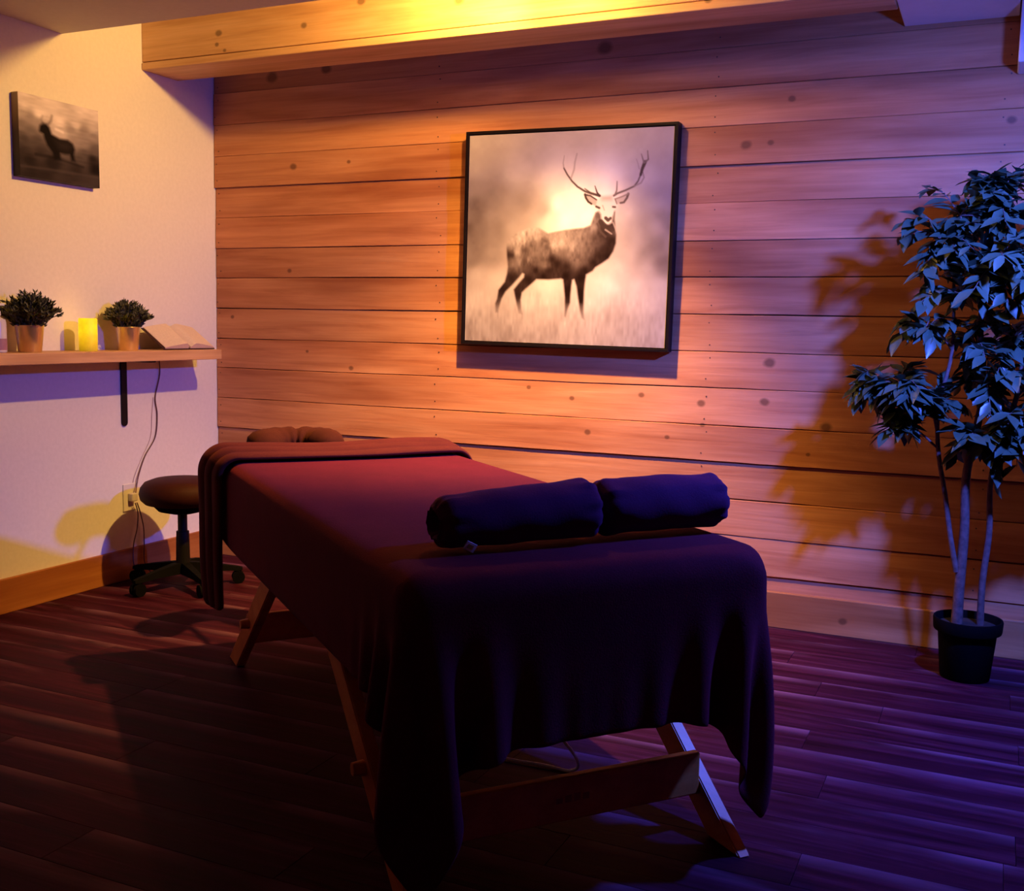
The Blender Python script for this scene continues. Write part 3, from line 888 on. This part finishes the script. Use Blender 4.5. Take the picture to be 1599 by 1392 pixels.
for k, (ya, yb, lab) in enumerate(((-0.57, -0.60, 'cord dropping from the socket to the skirting, left of the two'), (-0.555, -0.535, 'cord dropping from the socket to the skirting, right of the two'))):
    pts = catmull([(0.030, -0.59 + 0.01 * k, 0.34), (0.024, ya, 0.29), (0.020, (ya + yb) / 2 + 0.012, 0.22), (0.024, yb, 0.15), (0.030, yb - 0.005, 0.06), (0.05, yb + 0.02, 0.005)], 8)
    o = tube('socket_cord', pts, 0.0026, M_CORD, None, 7); tag(o, lab, 'cord')

# ================================================================ CANVAS PRINTS (flat printed pictures; the colours are the print)
def homography(src, dst):
    A, B = [], []
    for (x, y), (u, v) in zip(src, dst):
        A.append([x, y, 1, 0, 0, 0, -u * x, -u * y]); B.append(u)
        A.append([0, 0, 0, x, y, 1, -v * x, -v * y]); B.append(v)
    h = np.linalg.solve(np.array(A, float), np.array(B, float))
    return np.append(h, 1).reshape(3, 3)
def hmap(H, p):
    p = np.asarray(p, float); q = np.c_[p, np.ones(len(p))] @ H.T
    return q[:, :2] / q[:, 2:]
class Print:
    def __init__(self, nx, ny):
        self.nx, self.ny = nx, ny
        self.X, self.Y = np.meshgrid(np.linspace(0, 1, nx), np.linspace(0, 1, ny))     # Y down
        self.L = np.zeros((ny, nx))
        self.asp = ny / nx
    def idw(self, pts, vals, p=2.2, eps=0.02):
        num = 0; den = 0
        for (x, y), v in zip(pts, vals):
            d = ((self.X - x) ** 2 + (self.Y - y) ** 2 + eps ** 2) ** (-p / 2 * 1.4)
            num = num + d * v; den = den + d
        return num / den
    def poly(self, pts, soft=0.004):
        pts = np.asarray(pts); n = len(pts)
        ins = np.zeros_like(self.X, bool); dm = np.full(self.X.shape, 9.0)
        for i in range(n):
            (x1, y1), (x2, y2) = pts[i], pts[(i + 1) % n]
            if y1 != y2:
                c = ((y1 > self.Y) != (y2 > self.Y)) & (self.X < (x2 - x1) * (self.Y - y1) / (y2 - y1) + x1)
                ins ^= c
            dx, dy = x2 - x1, y2 - y1
            t = np.clip(((self.X - x1) * dx + (self.Y - y1) * dy) / (dx * dx + dy * dy + 1e-12), 0, 1)
            dm = np.minimum(dm, np.hypot(self.X - x1 - t * dx, self.Y - y1 - t * dy))
        sd = np.where(ins, dm, -dm)
        return np.clip(sd / soft * 0.5 + 0.5, 0, 1)
    def stroke(self, pts, w0, w1, soft=0.002):
        pts = np.asarray(pts); n = len(pts) - 1
        best = np.zeros_like(self.X)
        for i in range(n):
            (x1, y1), (x2, y2) = pts[i], pts[i + 1]
            dx, dy = x2 - x1, y2 - y1
            t = np.clip(((self.X - x1) * dx + (self.Y - y1) * dy) / (dx * dx + dy * dy + 1e-12), 0, 1)
            d = np.hypot(self.X - x1 - t * dx, self.Y - y1 - t * dy)
            wd = w0 + (w1 - w0) * (i + t) / n
            best = np.maximum(best, np.clip((wd - d) / soft * 0.5 + 0.5, 0, 1))
        return best
    def put(self, mask, val): self.L = self.L * (1 - mask) + mask * val
    def noise(self, fx, fy, seed):
        rg = np.random.default_rng(seed)
        g = rg.standard_normal((int(fy) + 3, int(fx) + 3))
        x = self.X * fx; y = self.Y * fy
        i, j = y.astype(int), x.astype(int); fy_, fx_ = y - i, x - j
        fy_ = fy_ * fy_ * (3 - 2 * fy_); fx_ = fx_ * fx_ * (3 - 2 * fx_)
        return (g[i, j] * (1 - fy_) + g[i + 1, j] * fy_) * (1 - fx_) + (g[i, j + 1] * (1 - fy_) + g[i + 1, j + 1] * fy_) * fx_

def print_mat(name):
    m = NT(name)
    a = m.n('ShaderNodeAttribute', attribute_name='print_colour')
    m.set(Base_Color=a.outputs['Color'], Roughness=0.7, Specular_IOR_Level=0.06)
    return m.m

def print_object(name, pr, rgb, W, Hh, parent, yoff):
    """grid in the local xz plane, facing -y"""
    nx, ny = pr.nx, pr.ny
    V = np.stack([(pr.X - 0.5) * W, np.full_like(pr.X, yoff), (0.5 - pr.Y) * Hh], -1).reshape(-1, 3)
    ix = np.arange(nx * ny).reshape(ny, nx)
    Fc = np.stack([ix[:-1, :-1], ix[1:, :-1], ix[1:, 1:], ix[:-1, 1:]], -1).reshape(-1, 4)
    me = bpy.data.meshes.new(name)
    me.vertices.add(len(V)); me.vertices.foreach_set('co', V.ravel())
    me.loops.add(Fc.size); me.loops.foreach_set('vertex_index', Fc.ravel().astype(np.int32))
    me.polygons.add(len(Fc)); me.polygons.foreach_set('loop_start', np.arange(0, Fc.size, 4, dtype=np.int32))
    me.update(calc_edges=True); me.validate()
    at = me.color_attributes.new('print_colour', 'FLOAT_COLOR', 'POINT')
    at.data.foreach_set('color', np.c_[np.clip(rgb.reshape(-1, 3), 0, 1), np.ones(nx * ny)].ravel().astype(np.float32))
    me.materials.append(print_mat(name + '_ink'))
    return link(bpy.data.objects.new(name, me), parent)

def stag_print():
    pr = Print(330, 318)
    H6 = homography([(118, 125), (1150, 70), (1090, 1195), (90, 1155)], [(0, 0), (1, 0), (1, 1), (0, 1)])
    c6 = lambda P: hmap(H6, P)
    def c2(P): P = np.asarray(P, float); return c6(np.c_[((P[:, 0] / 6.952 + 750) - 690) * 3.1625, ((P[:, 1] / 6.952 + 320) - 170) * 3.1625])
    def c1(P): P = np.asarray(P, float); return c6(np.c_[((P[:, 0] / 9.282 + 860) - 690) * 3.1625, ((P[:, 1] / 9.282 + 220) - 170) * 3.1625])
    # background luminance, sampled points (crop coordinates)
    bg = [(150, 160, .62), (400, 130, .66), (700, 110, .66), (1000, 100, .60), (1120, 100, .55), (150, 300, .60), (350, 300, .72), (560, 330, .85), (800, 330, .92), (1000, 330, .66), (1120, 250, .50),
          (140, 380, .42), (250, 430, .33), (380, 470, .36), (480, 500, .50), (150, 480, .22), (150, 600, .17), (150, 700, .16), (250, 600, .30), (350, 560, .45), (230, 740, .33), (130, 760, .22),
          (560, 470, 1.0), (640, 440, 1.0), (600, 540, 1.0), (700, 520, .96), (520, 540, .8), (650, 600, .9), (800, 440, .95), (900, 500, .66), (1000, 480, .50), (1090, 430, .45), (1000, 560, .42), (1090, 560, .30),
          (950, 640, .45), (1060, 680, .22), (1080, 760, .18), (980, 740, .34), (900, 730, .55), (860, 800, .66), (1000, 800, .50), (1090, 790, .24), (150, 820, .55), (250, 850, .62), (500, 880, .72), (800, 880, .76), (950, 880, .64), (1060, 880, .58),
          (150, 950, .60), (400, 950, .64), (700, 960, .68), (1000, 970, .60), (150, 1060, .46), (350, 1060, .50), (600, 1080, .52), (850, 1060, .48), (1040, 1060, .46), (150, 1130, .40), (300, 1130, .36), (520, 1140, .42), (780, 1150, .46), (1000, 1170, .44)]
    P = c6([(x, y) for x, y, _ in bg])
    pr.L = pr.idw(P, [v for *_, v in bg], 2.2, 0.03)
    nz = pr.noise(26, 26, 1) * 0.5 + pr.noise(60, 60, 2) * 0.3
    pr.L += nz * 0.018
    gm = np.clip((pr.Y - 0.70) / 0.2, 0, 1)
    pr.L += gm * (pr.noise(110, 30, 3) * 0.035 + pr.noise(40, 14, 4) * 0.03)
    tree = np.clip((0.64 - pr.Y) / 0.05, 0, 1) * np.clip((pr.Y - 0.25) / 0.1, 0, 1) * np.clip(np.abs(pr.X - 0.55) / 0.2 - 0.9, 0, 1)
    pr.L += tree * pr.noise(18, 18, 5) * 0.03
    body = [(250, 400), (300, 345), (400, 285), (500, 255), (600, 255), (650, 285), (700, 315), (800, 290), (900, 272), (1000, 260), (1100, 250), (1170, 220), (1195, 150), (1225, 80), (1300, 40), (1440, 60), (1432, 150), (1440, 230), (1455, 330),
            (1450, 420), (1420, 510), (1370, 590), (1300, 640), (1220, 690), (1190, 730), (1120, 770), (1105, 860), (1095, 960), (1090, 1080), (1087, 1180), (1097, 1270), (1065, 1250), (1045, 1160), (1025, 1020), (1010, 900), (985, 822),
            (965, 830), (955, 900), (945, 1000), (940, 1080), (910, 1160), (890, 1240), (876, 1230), (880, 1150), (880, 1020), (870, 900), (862, 825), (840, 815), (700, 827), (570, 822), (530, 860), (450, 930), (410, 970), (395, 1050),
            (402, 1150), (412, 1210), (375, 1200), (350, 1100), (330, 1000), (318, 935), (370, 870), (430, 800), (435, 765), (415, 755), (380, 800), (300, 890), (230, 960), (185, 1040), (160, 1120), (145, 1190), (118, 1190), (115, 1090),
            (135, 1040), (150, 940), (220, 850), (245, 760), (255, 680), (245, 560), (242, 480), (245, 420)]
    sh_ = [(280, 380, .55), (400, 310, .72), (550, 290, .68), (620, 330, .55), (450, 380, .68), (370, 420, .62), (360, 520, .62), (390, 620, .5), (300, 560, .06), (255, 560, .06), (290, 620, .30), (440, 500, .10), (430, 620, .04),
           (520, 430, .22), (560, 520, .32), (640, 540, .36), (500, 600, .34), (600, 640, .26), (670, 670, .34), (660, 390, .16), (690, 470, .18), (480, 690, .16), (560, 720, .03), (700, 720, .02), (740, 600, .03), (800, 650, .03), (900, 680, .04),
           (720, 360, .55), (760, 450, .66), (850, 330, .52), (850, 420, .62), (950, 330, .45), (950, 450, .50), (1050, 330, .42), (870, 530, .30), (980, 560, .32), (1050, 480, .40), (1010, 640, .28), (1100, 620, .22), (1130, 400, .34), (1150, 520, .24),
           (1200, 250, .50), (1200, 370, .22), (1250, 420, .20), (1280, 300, .12), (1240, 180, .42), (1300, 200, .05), (1370, 240, .04), (1330, 320, .10), (1400, 380, .04), (1420, 300, .22), (1330, 480, .06), (1250, 560, .06), (1350, 560, .03), (1200, 640, .04),
           (1100, 720, .03), (1060, 800, .02), (900, 780, .02), (650, 790, .02), (480, 830, .03), (370, 920, .08), (360, 1000, .06), (385, 1120, .20), (400, 1190, .35), (300, 800, .05), (200, 930, .05), (140, 1090, .14), (130, 1170, .30), (915, 950, .02), (1060, 1000, .015),
           (900, 1160, .10), (1075, 1200, .06), (560, 350, .55)]
    mk = pr.poly(c2(body), 0.005)
    lum = pr.idw(c2([(x, y) for x, y, _ in sh_]), [v for *_, v in sh_], 2.0, 0.016)
    fur = pr.noise(90, 40, 8) * 0.16 + pr.noise(150, 90, 9) * 0.10
    lum = np.clip(lum ** 1.55 * 1.15 * (1 + fur * 0.8), 0.006, 1)
    fade = np.clip((pr.Y - 0.80) / 0.07, 0, 1) * 0.55
    pr.put(mk * (1 - fade), lum)
    # face
    pr.put(pr.poly(c1([(640, 850), (700, 800), (860, 790), (900, 840), (930, 900), (905, 960), (892, 1040), (868, 1100), (855, 1180), (800, 1218), (750, 1200), (700, 1130), (690, 1060), (640, 985), (608, 930)]), 0.006), 0.80)
    pr.put(pr.poly(c1([(700, 795), (860, 785), (850, 850), (720, 850)]), 0.012) * 0.5, 0.42)
    for ear in ([(455, 765), (500, 765), (570, 800), (640, 850), (620, 935), (560, 912), (500, 870), (470, 815)], [(895, 830), (1000, 790), (1105, 750), (1085, 825), (1035, 885), (970, 905), (925, 900)]):
        pr.put(pr.poly(c1(ear), 0.004), 0.60)
    k = 1 / 9.282 / 326     # head-crop pixel to print width
    dk = 0.07
    def S(P, w0, w1, v, a=1.0): pr.put(pr.stroke(c1(P), w0 * k, w1 * k, 0.0022) * a, v)
    S([(460, 765), (475, 820), (510, 875), (555, 905)], 16, 14, dk); S([(465, 770), (540, 785), (630, 845)], 12, 9, dk)
    S([(1100, 755), (1080, 815), (1035, 880), (985, 890)], 18, 14, 0.16); S([(1100, 755), (1000, 800), (910, 830)], 10, 7, 0.30); S([(905, 830), (930, 905)], 8, 6, 0.25)
    S([(680, 785), (560, 755), (460, 720), (350, 650), (270, 570), (200, 470), (150, 375)], 15, 10, 0.12)
    S([(150, 375), (140, 300), (158, 190)], 9, 5, 0.45, 0.7); S([(255, 525), (300, 400), (315, 280), (345, 160)], 13, 10, 0.48, 0.6)
    S([(672, 785), (640, 740), (608, 640)], 18, 5, 0.07); S([(650, 778), (540, 740), (458, 680)], 16, 6, 0.10)
    S([(888, 782), (940, 748), (1060, 702), (1190, 640), (1245, 565), (1285, 470)], 15, 10, 0.18); S([(1190, 640), (1290, 590), (1335, 510), (1315, 430)], 11, 9, 0.34, 0.8)
    S([(905, 770), (930, 700), (936, 570)], 13, 5, 0.24); S([(1285, 470), (1310, 380), (1350, 280)], 18, 26, 0.10)
    S([(1350, 280), (1400, 240), (1390, 110)], 16, 6, 0.22); S([(1335, 290), (1312, 210), (1298, 160)], 11, 5, 0.26); S([(1265, 380), (1245, 300), (1222, 235)], 7, 4, 0.40, 0.7)
    S([(625, 945), (672, 966)], 15, 15, 0.10); S([(872, 948), (905, 952)], 14, 14, 0.12)
    S([(765, 1115), (800, 1150), (835, 1118)], 24, 20, 0.10); S([(895, 1030), (890, 1120), (900, 1230)], 8, 8, 0.26); S([(720, 930), (745, 1000)], 7, 5, 0.5)
    S([(690, 1170), (760, 1250), (860, 1270)], 36, 42, 0.06, 0.9); S([(640, 1200), (690, 1320), (760, 1390)], 14, 16, 0.10, 0.8); S([(870, 1180), (930, 1330)], 9, 9, 0.55, 0.7); S([(760, 1290), (850, 1350)], 12, 9, 0.5, 0.7)
    L_ = np.clip(pr.L * (0.76 + 0.22 * np.clip((pr.L - 0.6) / 0.35, 0, 1)), 0.006, 1.0)
    rgb = np.stack([L_ * 0.88 + 0.003, L_ ** 1.12 * 0.84, L_ ** 1.14 * 0.84], -1)
    return pr, rgb
CW, CH = 0.884, 0.853
big = thing('canvas_picture', 'large square canvas print of a stag in mist in a thin black frame', 'picture', (1.832, -0.010, 1.508))
big.rotation_euler = (0, R(0.75), 0)
pr, rgb = stag_print()
print_object('printed_canvas', pr, rgb, CW, CH, big, -0.0465)
box_obj('stretcher', (-CW / 2, -0.046, -CH / 2), (CW / 2, -0.004, CH / 2), plain('canvas_side', (0.05, 0.03, 0.03), 0.8), big, 0.001)
fg, ft, fd = 0.004, 0.012, 0.052
M_FR = plain('black_frame', (0.008, 0.005, 0.006), 0.45, spec=0.1)
for nm, lo, hi in (('frame_rail', (-CW / 2 - fg - ft, -fd, CH / 2 + fg), (CW / 2 + fg + ft, -0.001, CH / 2 + fg + ft)), ('frame_rail', (-CW / 2 - fg - ft, -fd, -CH / 2 - fg - ft), (CW / 2 + fg + ft, -0.001, -CH / 2 - fg)),
                   ('frame_stile', (-CW / 2 - fg - ft, -fd, -CH / 2 - fg), (-CW / 2 - fg, -0.001, CH / 2 + fg)), ('frame_stile', (CW / 2 + fg, -fd, -CH / 2 - fg), (CW / 2 + fg + ft, -0.001, CH / 2 + fg))):
    box_obj(nm, lo, hi, M_FR, big, 0.001)

def small_print():
    pr = Print(150, 120)
    H3 = homography([(205, 128), (1178, 385), (1175, 1310), (190, 1145)], [(0, 0), (1, 0), (1, 1), (0, 1)])
    c = lambda P: hmap(H3, P)
    bg = [(250, 180, .40), (600, 260, .42), (1000, 380, .42), (1150, 420, .40), (260, 300, .42), (450, 400, .46), (700, 500, .44), (900, 540, .38), (1120, 590, .34), (240, 380, .28), (350, 450, .22), (430, 500, .24), (250, 520, .18), (350, 600, .15), (850, 600, .24), (1000, 620, .20),
          (1120, 680, .20), (720, 640, .36), (900, 740, .22), (1000, 780, .20), (1130, 860, .11), (1000, 880, .10), (250, 700, .08), (400, 720, .09), (250, 850, .05), (450, 850, .06), (1100, 960, .03), (950, 980, .08), (300, 960, .03), (600, 1000, .03), (900, 1080, .04), (1130, 1080, .02), (230, 1020, .05), (300, 1100, .035),
          (500, 1150, .04), (800, 1200, .05), (1130, 1230, .06)]
    pr.L = pr.idw(c([(x, y) for x, y, _ in bg]), [v for *_, v in bg], 2.4, 0.03)
    pr.L *= 1 + 0.05 * pr.noise(12, 40, 21)
    deer = [(450, 600), (460, 540), (500, 510), (545, 525), (580, 570), (605, 650), (700, 705), (800, 722), (860, 770), (885, 840), (870, 900), (882, 980), (840, 975), (818, 900), (760, 895), (705, 880), (700, 955), (625, 955), (605, 870), (545, 785), (512, 700), (500, 645), (455, 615)]
    pr.put(pr.poly(c(deer), 0.02), 0.018)
    pr.put(pr.poly(c([(640, 720), (800, 745), (850, 800), (800, 860), (700, 830)]), 0.05) * 0.6, 0.05)
    pr.put(pr.stroke(c([(565, 530), (600, 490), (615, 430)]), 0.012, 0.006, 0.02) * 0.7, 0.08)
    pr.put(pr.stroke(c([(500, 520), (480, 470), (500, 430)]), 0.010, 0.005, 0.02) * 0.5, 0.12)
    pr.put(pr.stroke(c([(660, 590), (740, 628)]), 0.008, 0.008, 0.02) * 0.6, 0.62)
    pr.put(pr.stroke(c([(210, 1025), (600, 1080), (1170, 1180)]), 0.006, 0.006, 0.02) * 0.6, 0.10)
    pr.put(pr.stroke(c([(400, 885), (620, 930), (980, 1050)]), 0.012, 0.010, 0.02) * 0.7, 0.012)
    L_ = np.clip(2.5 * np.clip(pr.L, 0, 1) ** 1.4, 0.006, 1)
    return pr, np.stack([L_, L_ ** 1.06 * 0.92, L_ ** 1.06 * 0.96], -1)
SWd, SHt = 0.395, 0.312
sm = thing('canvas_picture', 'small canvas print of a stag on a dark moor, hung on the white wall', 'picture', (0.0015, -0.958, 1.842))
sm.rotation_euler = (0, 0, R(90))           # local -y faces +x
pr, rgb = small_print()
print_object('printed_canvas', pr, rgb, SWd, SHt, sm, -0.0357)
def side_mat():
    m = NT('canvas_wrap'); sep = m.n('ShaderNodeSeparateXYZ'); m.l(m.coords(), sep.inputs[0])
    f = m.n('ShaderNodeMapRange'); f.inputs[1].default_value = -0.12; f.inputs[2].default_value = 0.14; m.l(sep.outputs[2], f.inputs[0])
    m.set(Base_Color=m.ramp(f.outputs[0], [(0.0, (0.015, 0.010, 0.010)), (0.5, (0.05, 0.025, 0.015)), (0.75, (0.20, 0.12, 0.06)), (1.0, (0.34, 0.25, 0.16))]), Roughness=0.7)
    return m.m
box_obj('canvas_body', (-SWd / 2, -0.035, -SHt / 2), (SWd / 2, 0.0, SHt / 2), side_mat(), sm, 0.001)

# ================================================================ FICUS TREE
PX, PY = 3.432, -0.32
tree = thing('ficus_tree', 'artificial ficus tree with three thin trunks in a black pot by the board wall', 'plant', (PX, PY, 0))
lathe('pot', [(0, 0.0), (0.076, 0.0), (0.079, 0.004), (0.092, 0.150), (0.093, 0.160), (0.106, 0.162), (0.108, 0.168), (0.110, 0.200), (0.108, 0.205), (0.103, 0.204), (0.099, 0.195), (0.094, 0.175)], M_BLACKPL, tree, 48)
lathe('soil', [(0, 0.186), (0.06, 0.184), (0.096, 0.180), (0.094, 0.172), (0, 0.172)], M_SOIL, tree, 32)
M_BARK = plain('grey_brown_bark', (0.16, 0.085, 0.07), 0.85, var=0.35, scale=60, bump=0.4)
def W_(x, y, z): return Vector((x - PX, y - PY, z))
trunks = [
    ([W_(3.398, -0.33, 0.17), W_(3.398, -0.33, 0.30), W_(3.402, -0.325, 0.50), W_(3.398, -0.33, 0.70), W_(3.43, -0.34, 0.95), W_(3.41, -0.36, 1.2), W_(3.45, -0.36, 1.45)], (0.019, 0.008)),
    ([W_(3.386, -0.335, 0.36), W_(3.36, -0.335, 0.48), W_(3.335, -0.33, 0.62), W_(3.305, -0.33, 0.77), W_(3.30, -0.35, 0.92), W_(3.33, -0.36, 1.10), W_(3.32, -0.36, 1.35)], (0.010, 0.005)),
    ([W_(3.470, -0.315, 0.17), W_(3.468, -0.315, 0.33), W_(3.478, -0.31, 0.50), W_(3.474, -0.32, 0.70), W_(3.53, -0.33, 0.95), W_(3.55, -0.36, 1.2), W_(3.56, -0.36, 1.42)], (0.012, 0.006))]
tp = []
for pts, (ra, rb_) in trunks:
    cpts = catmull(pts, 6); tp.append(cpts)
    n = len(cpts)
    tube('trunk', cpts, [ra + (rb_ - ra) * i / (n - 1) for i in range(n)], M_BARK, tree, 10)
M_LEAF = leaf_mat('ficus_leaf', (0.030, 0.060, 0.032), (0.085, 0.125, 0.075), 0.38)
def leaf_shape():
    prof = [(0.0, 0.0), (0.18, 0.62), (0.42, 1.0), (0.68, 0.74), (0.86, 0.32)]
    V = []; Fc = []
    ln, wd = 0.078, 0.0175
    mid = []
    for (t, k) in prof + [(1.0, 0.0)]:
        z = -0.010 * t * t
        mid.append(len(V)); V.append((t * ln, 0, z))
    lf = []; rt = []
    for (t, k) in prof[1:]:
        z = -0.010 * t * t
        lf.append(len(V)); V.append((t * ln, k * wd, z + 0.005 * k))
        rt.append(len(V)); V.append((t * ln, -k * wd, z + 0.005 * k))
    for sd, flip in ((lf, False), (rt, True)):
        ring = [mid[0]] + sd + [mid[5]]
        for i in range(5):
            a, b_ = ring[i], ring[i + 1]; c, d = mid[i + 1], mid[i]
            f = [x for x in (d, a, b_, c)]
            ff = []
            for x in f:
                if x not in ff: ff.append(x)
            if flip: ff = ff[::-1]
            Fc.append(tuple(ff[::-1]))
    return V, Fc
LV, LF = leaf_shape()
lme = bpy.data.meshes.new('leaf'); lme.from_pydata(LV, [], LF); lme.materials.append(M_LEAF)
lme.polygons.foreach_set('use_smooth', [True] * len(lme.polygons)); lme.update()
clusters = [(3.33, 1.53, .15, 3), (3.44, 1.55, .13, 3), (3.28, 1.45, .13, 3), (3.45, 1.36, .15, 4), (3.35, 1.28, .13, 3), (3.51, 1.14, .13, 3), (3.245, 1.16, .085, 2), (3.44, 0.99, .13, 3), (3.17, 0.98, .10, 3), (3.08, 0.98, .06, 2),
            (3.27, 0.88, .10, 3), (3.43, 0.80, .10, 2), (3.18, 0.82, .05, 1), (3.54, 0.85, .11, 3), (3.62, 1.32, .14, 3), (3.62, 1.02, .13, 3), (3.66, 0.84, .10, 2), (3.59, 1.54, .12, 3), (3.41, 1.62, .06, 2), (3.40, 1.12, .12, 2), (3.56, 1.40, .12, 2)]
rg = random.Random(4)
leaves = []
for (cx, cz, cr, nt) in clusters:
    cen = W_(cx, -0.36 + rg.uniform(-0.06, 0.03), cz)
    # branch from the nearest lower trunk point
    best = min(((p, (p - cen).length + max(0, p.z - cen.z + 0.05) * 4) for t_ in tp for p in t_[8:]), key=lambda q: q[1])[0]
    mid = best.lerp(cen, 0.55) + Vector((0, 0, 0.03))
    br = catmull([best, mid, cen], 5)
    tube('branch', br, [0.0045 - 0.0025 * i / (len(br) - 1) for i in range(len(br))], M_BARK, tree, 6)
    for k in range(nt * 3 + 1):
        for _ in range(30):
            d = Vector((rg.gauss(0, 1), rg.gauss(0, 0.75), rg.gauss(0.1, 0.8))).normalized()
            tip = cen + d * cr * rg.uniform(0.9, 1.15)
            if tip.y + PY < -0.10: break
        mid = cen.lerp(tip, 0.5) + Vector((0, 0, 0.02))
        tw = catmull([cen, mid, tip + Vector((0, 0, -0.012))], 6)
        tube('twig', tw, [0.0022 - 0.0012 * i / (len(tw) - 1) for i in range(len(tw))], M_BARK, tree, 5)
        nl_ = 10 + int(cr * 30)
        for q in range(nl_):
            t = (q + 0.5) / nl_
            fi = t * (len(tw) - 1); i0 = min(int(fi), len(tw) - 2)
            p = tw[i0].lerp(tw[i0 + 1], fi - i0)
            ax = (tw[i0 + 1] - tw[i0]).normalized()
            side = ax.cross(Vector((0, 0, 1)))
            if side.length < 0.1: side = Vector((1, 0, 0))
            side.normalize()
            ld = ax * rg.uniform(0.2, 0.9) + side * (1 if q % 2 else -1) * rg.uniform(0.5, 1.0) + Vector((rg.uniform(-.3, .3), rg.uniform(-.35, .15), rg.uniform(-0.75, 0.25)))
            ld.normalize()
            up = Vector((rg.uniform(-.5, .5), rg.uniform(-.7, .2), 1)).normalized()
            yv = up.cross(ld).normalized(); zv = ld.cross(yv)
            Mx = Matrix((( ld.x, yv.x, zv.x, p.x), (ld.y, yv.y, zv.y, p.y), (ld.z, yv.z, zv.z, p.z), (0, 0, 0, 1))) @ Matrix.Scale(rg.uniform(0.75, 1.2), 4)
            tipw = Mx @ Vector((0.078, 0, 0))
            if tipw.y + PY > -0.03 or p.y + PY > -0.03: continue
            leaves.append(Mx)
cpos = Vector((3.4698, -4.13763, 1.15)) - tree.location
def inview(Mx):
    p = Mx.translation + tree.location - Vector((3.4698, -4.13763, 1.15))
    z = p.dot(c_f); x = p.dot(c_r) / z * F_PX + 799.5
    return x < 1610
leaves.sort(key=lambda M_: (not inview(M_), (M_.translation - cpos).length))
for Mx in leaves[:300]:
    o = bpy.data.objects.new('leaf', lme); link(o, tree); o.matrix_local = Mx
V, Fc = [], []
for Mx in leaves[300:]:
    b0 = len(V); V.extend([Mx @ Vector(v) for v in LV]); Fc.extend([tuple(i + b0 for i in f) for f in LF])
if V:
    o = mesh_obj('leaves', V, Fc, M_LEAF, tree, True); o['kind'] = 'stuff'
print('leaves', len(leaves))
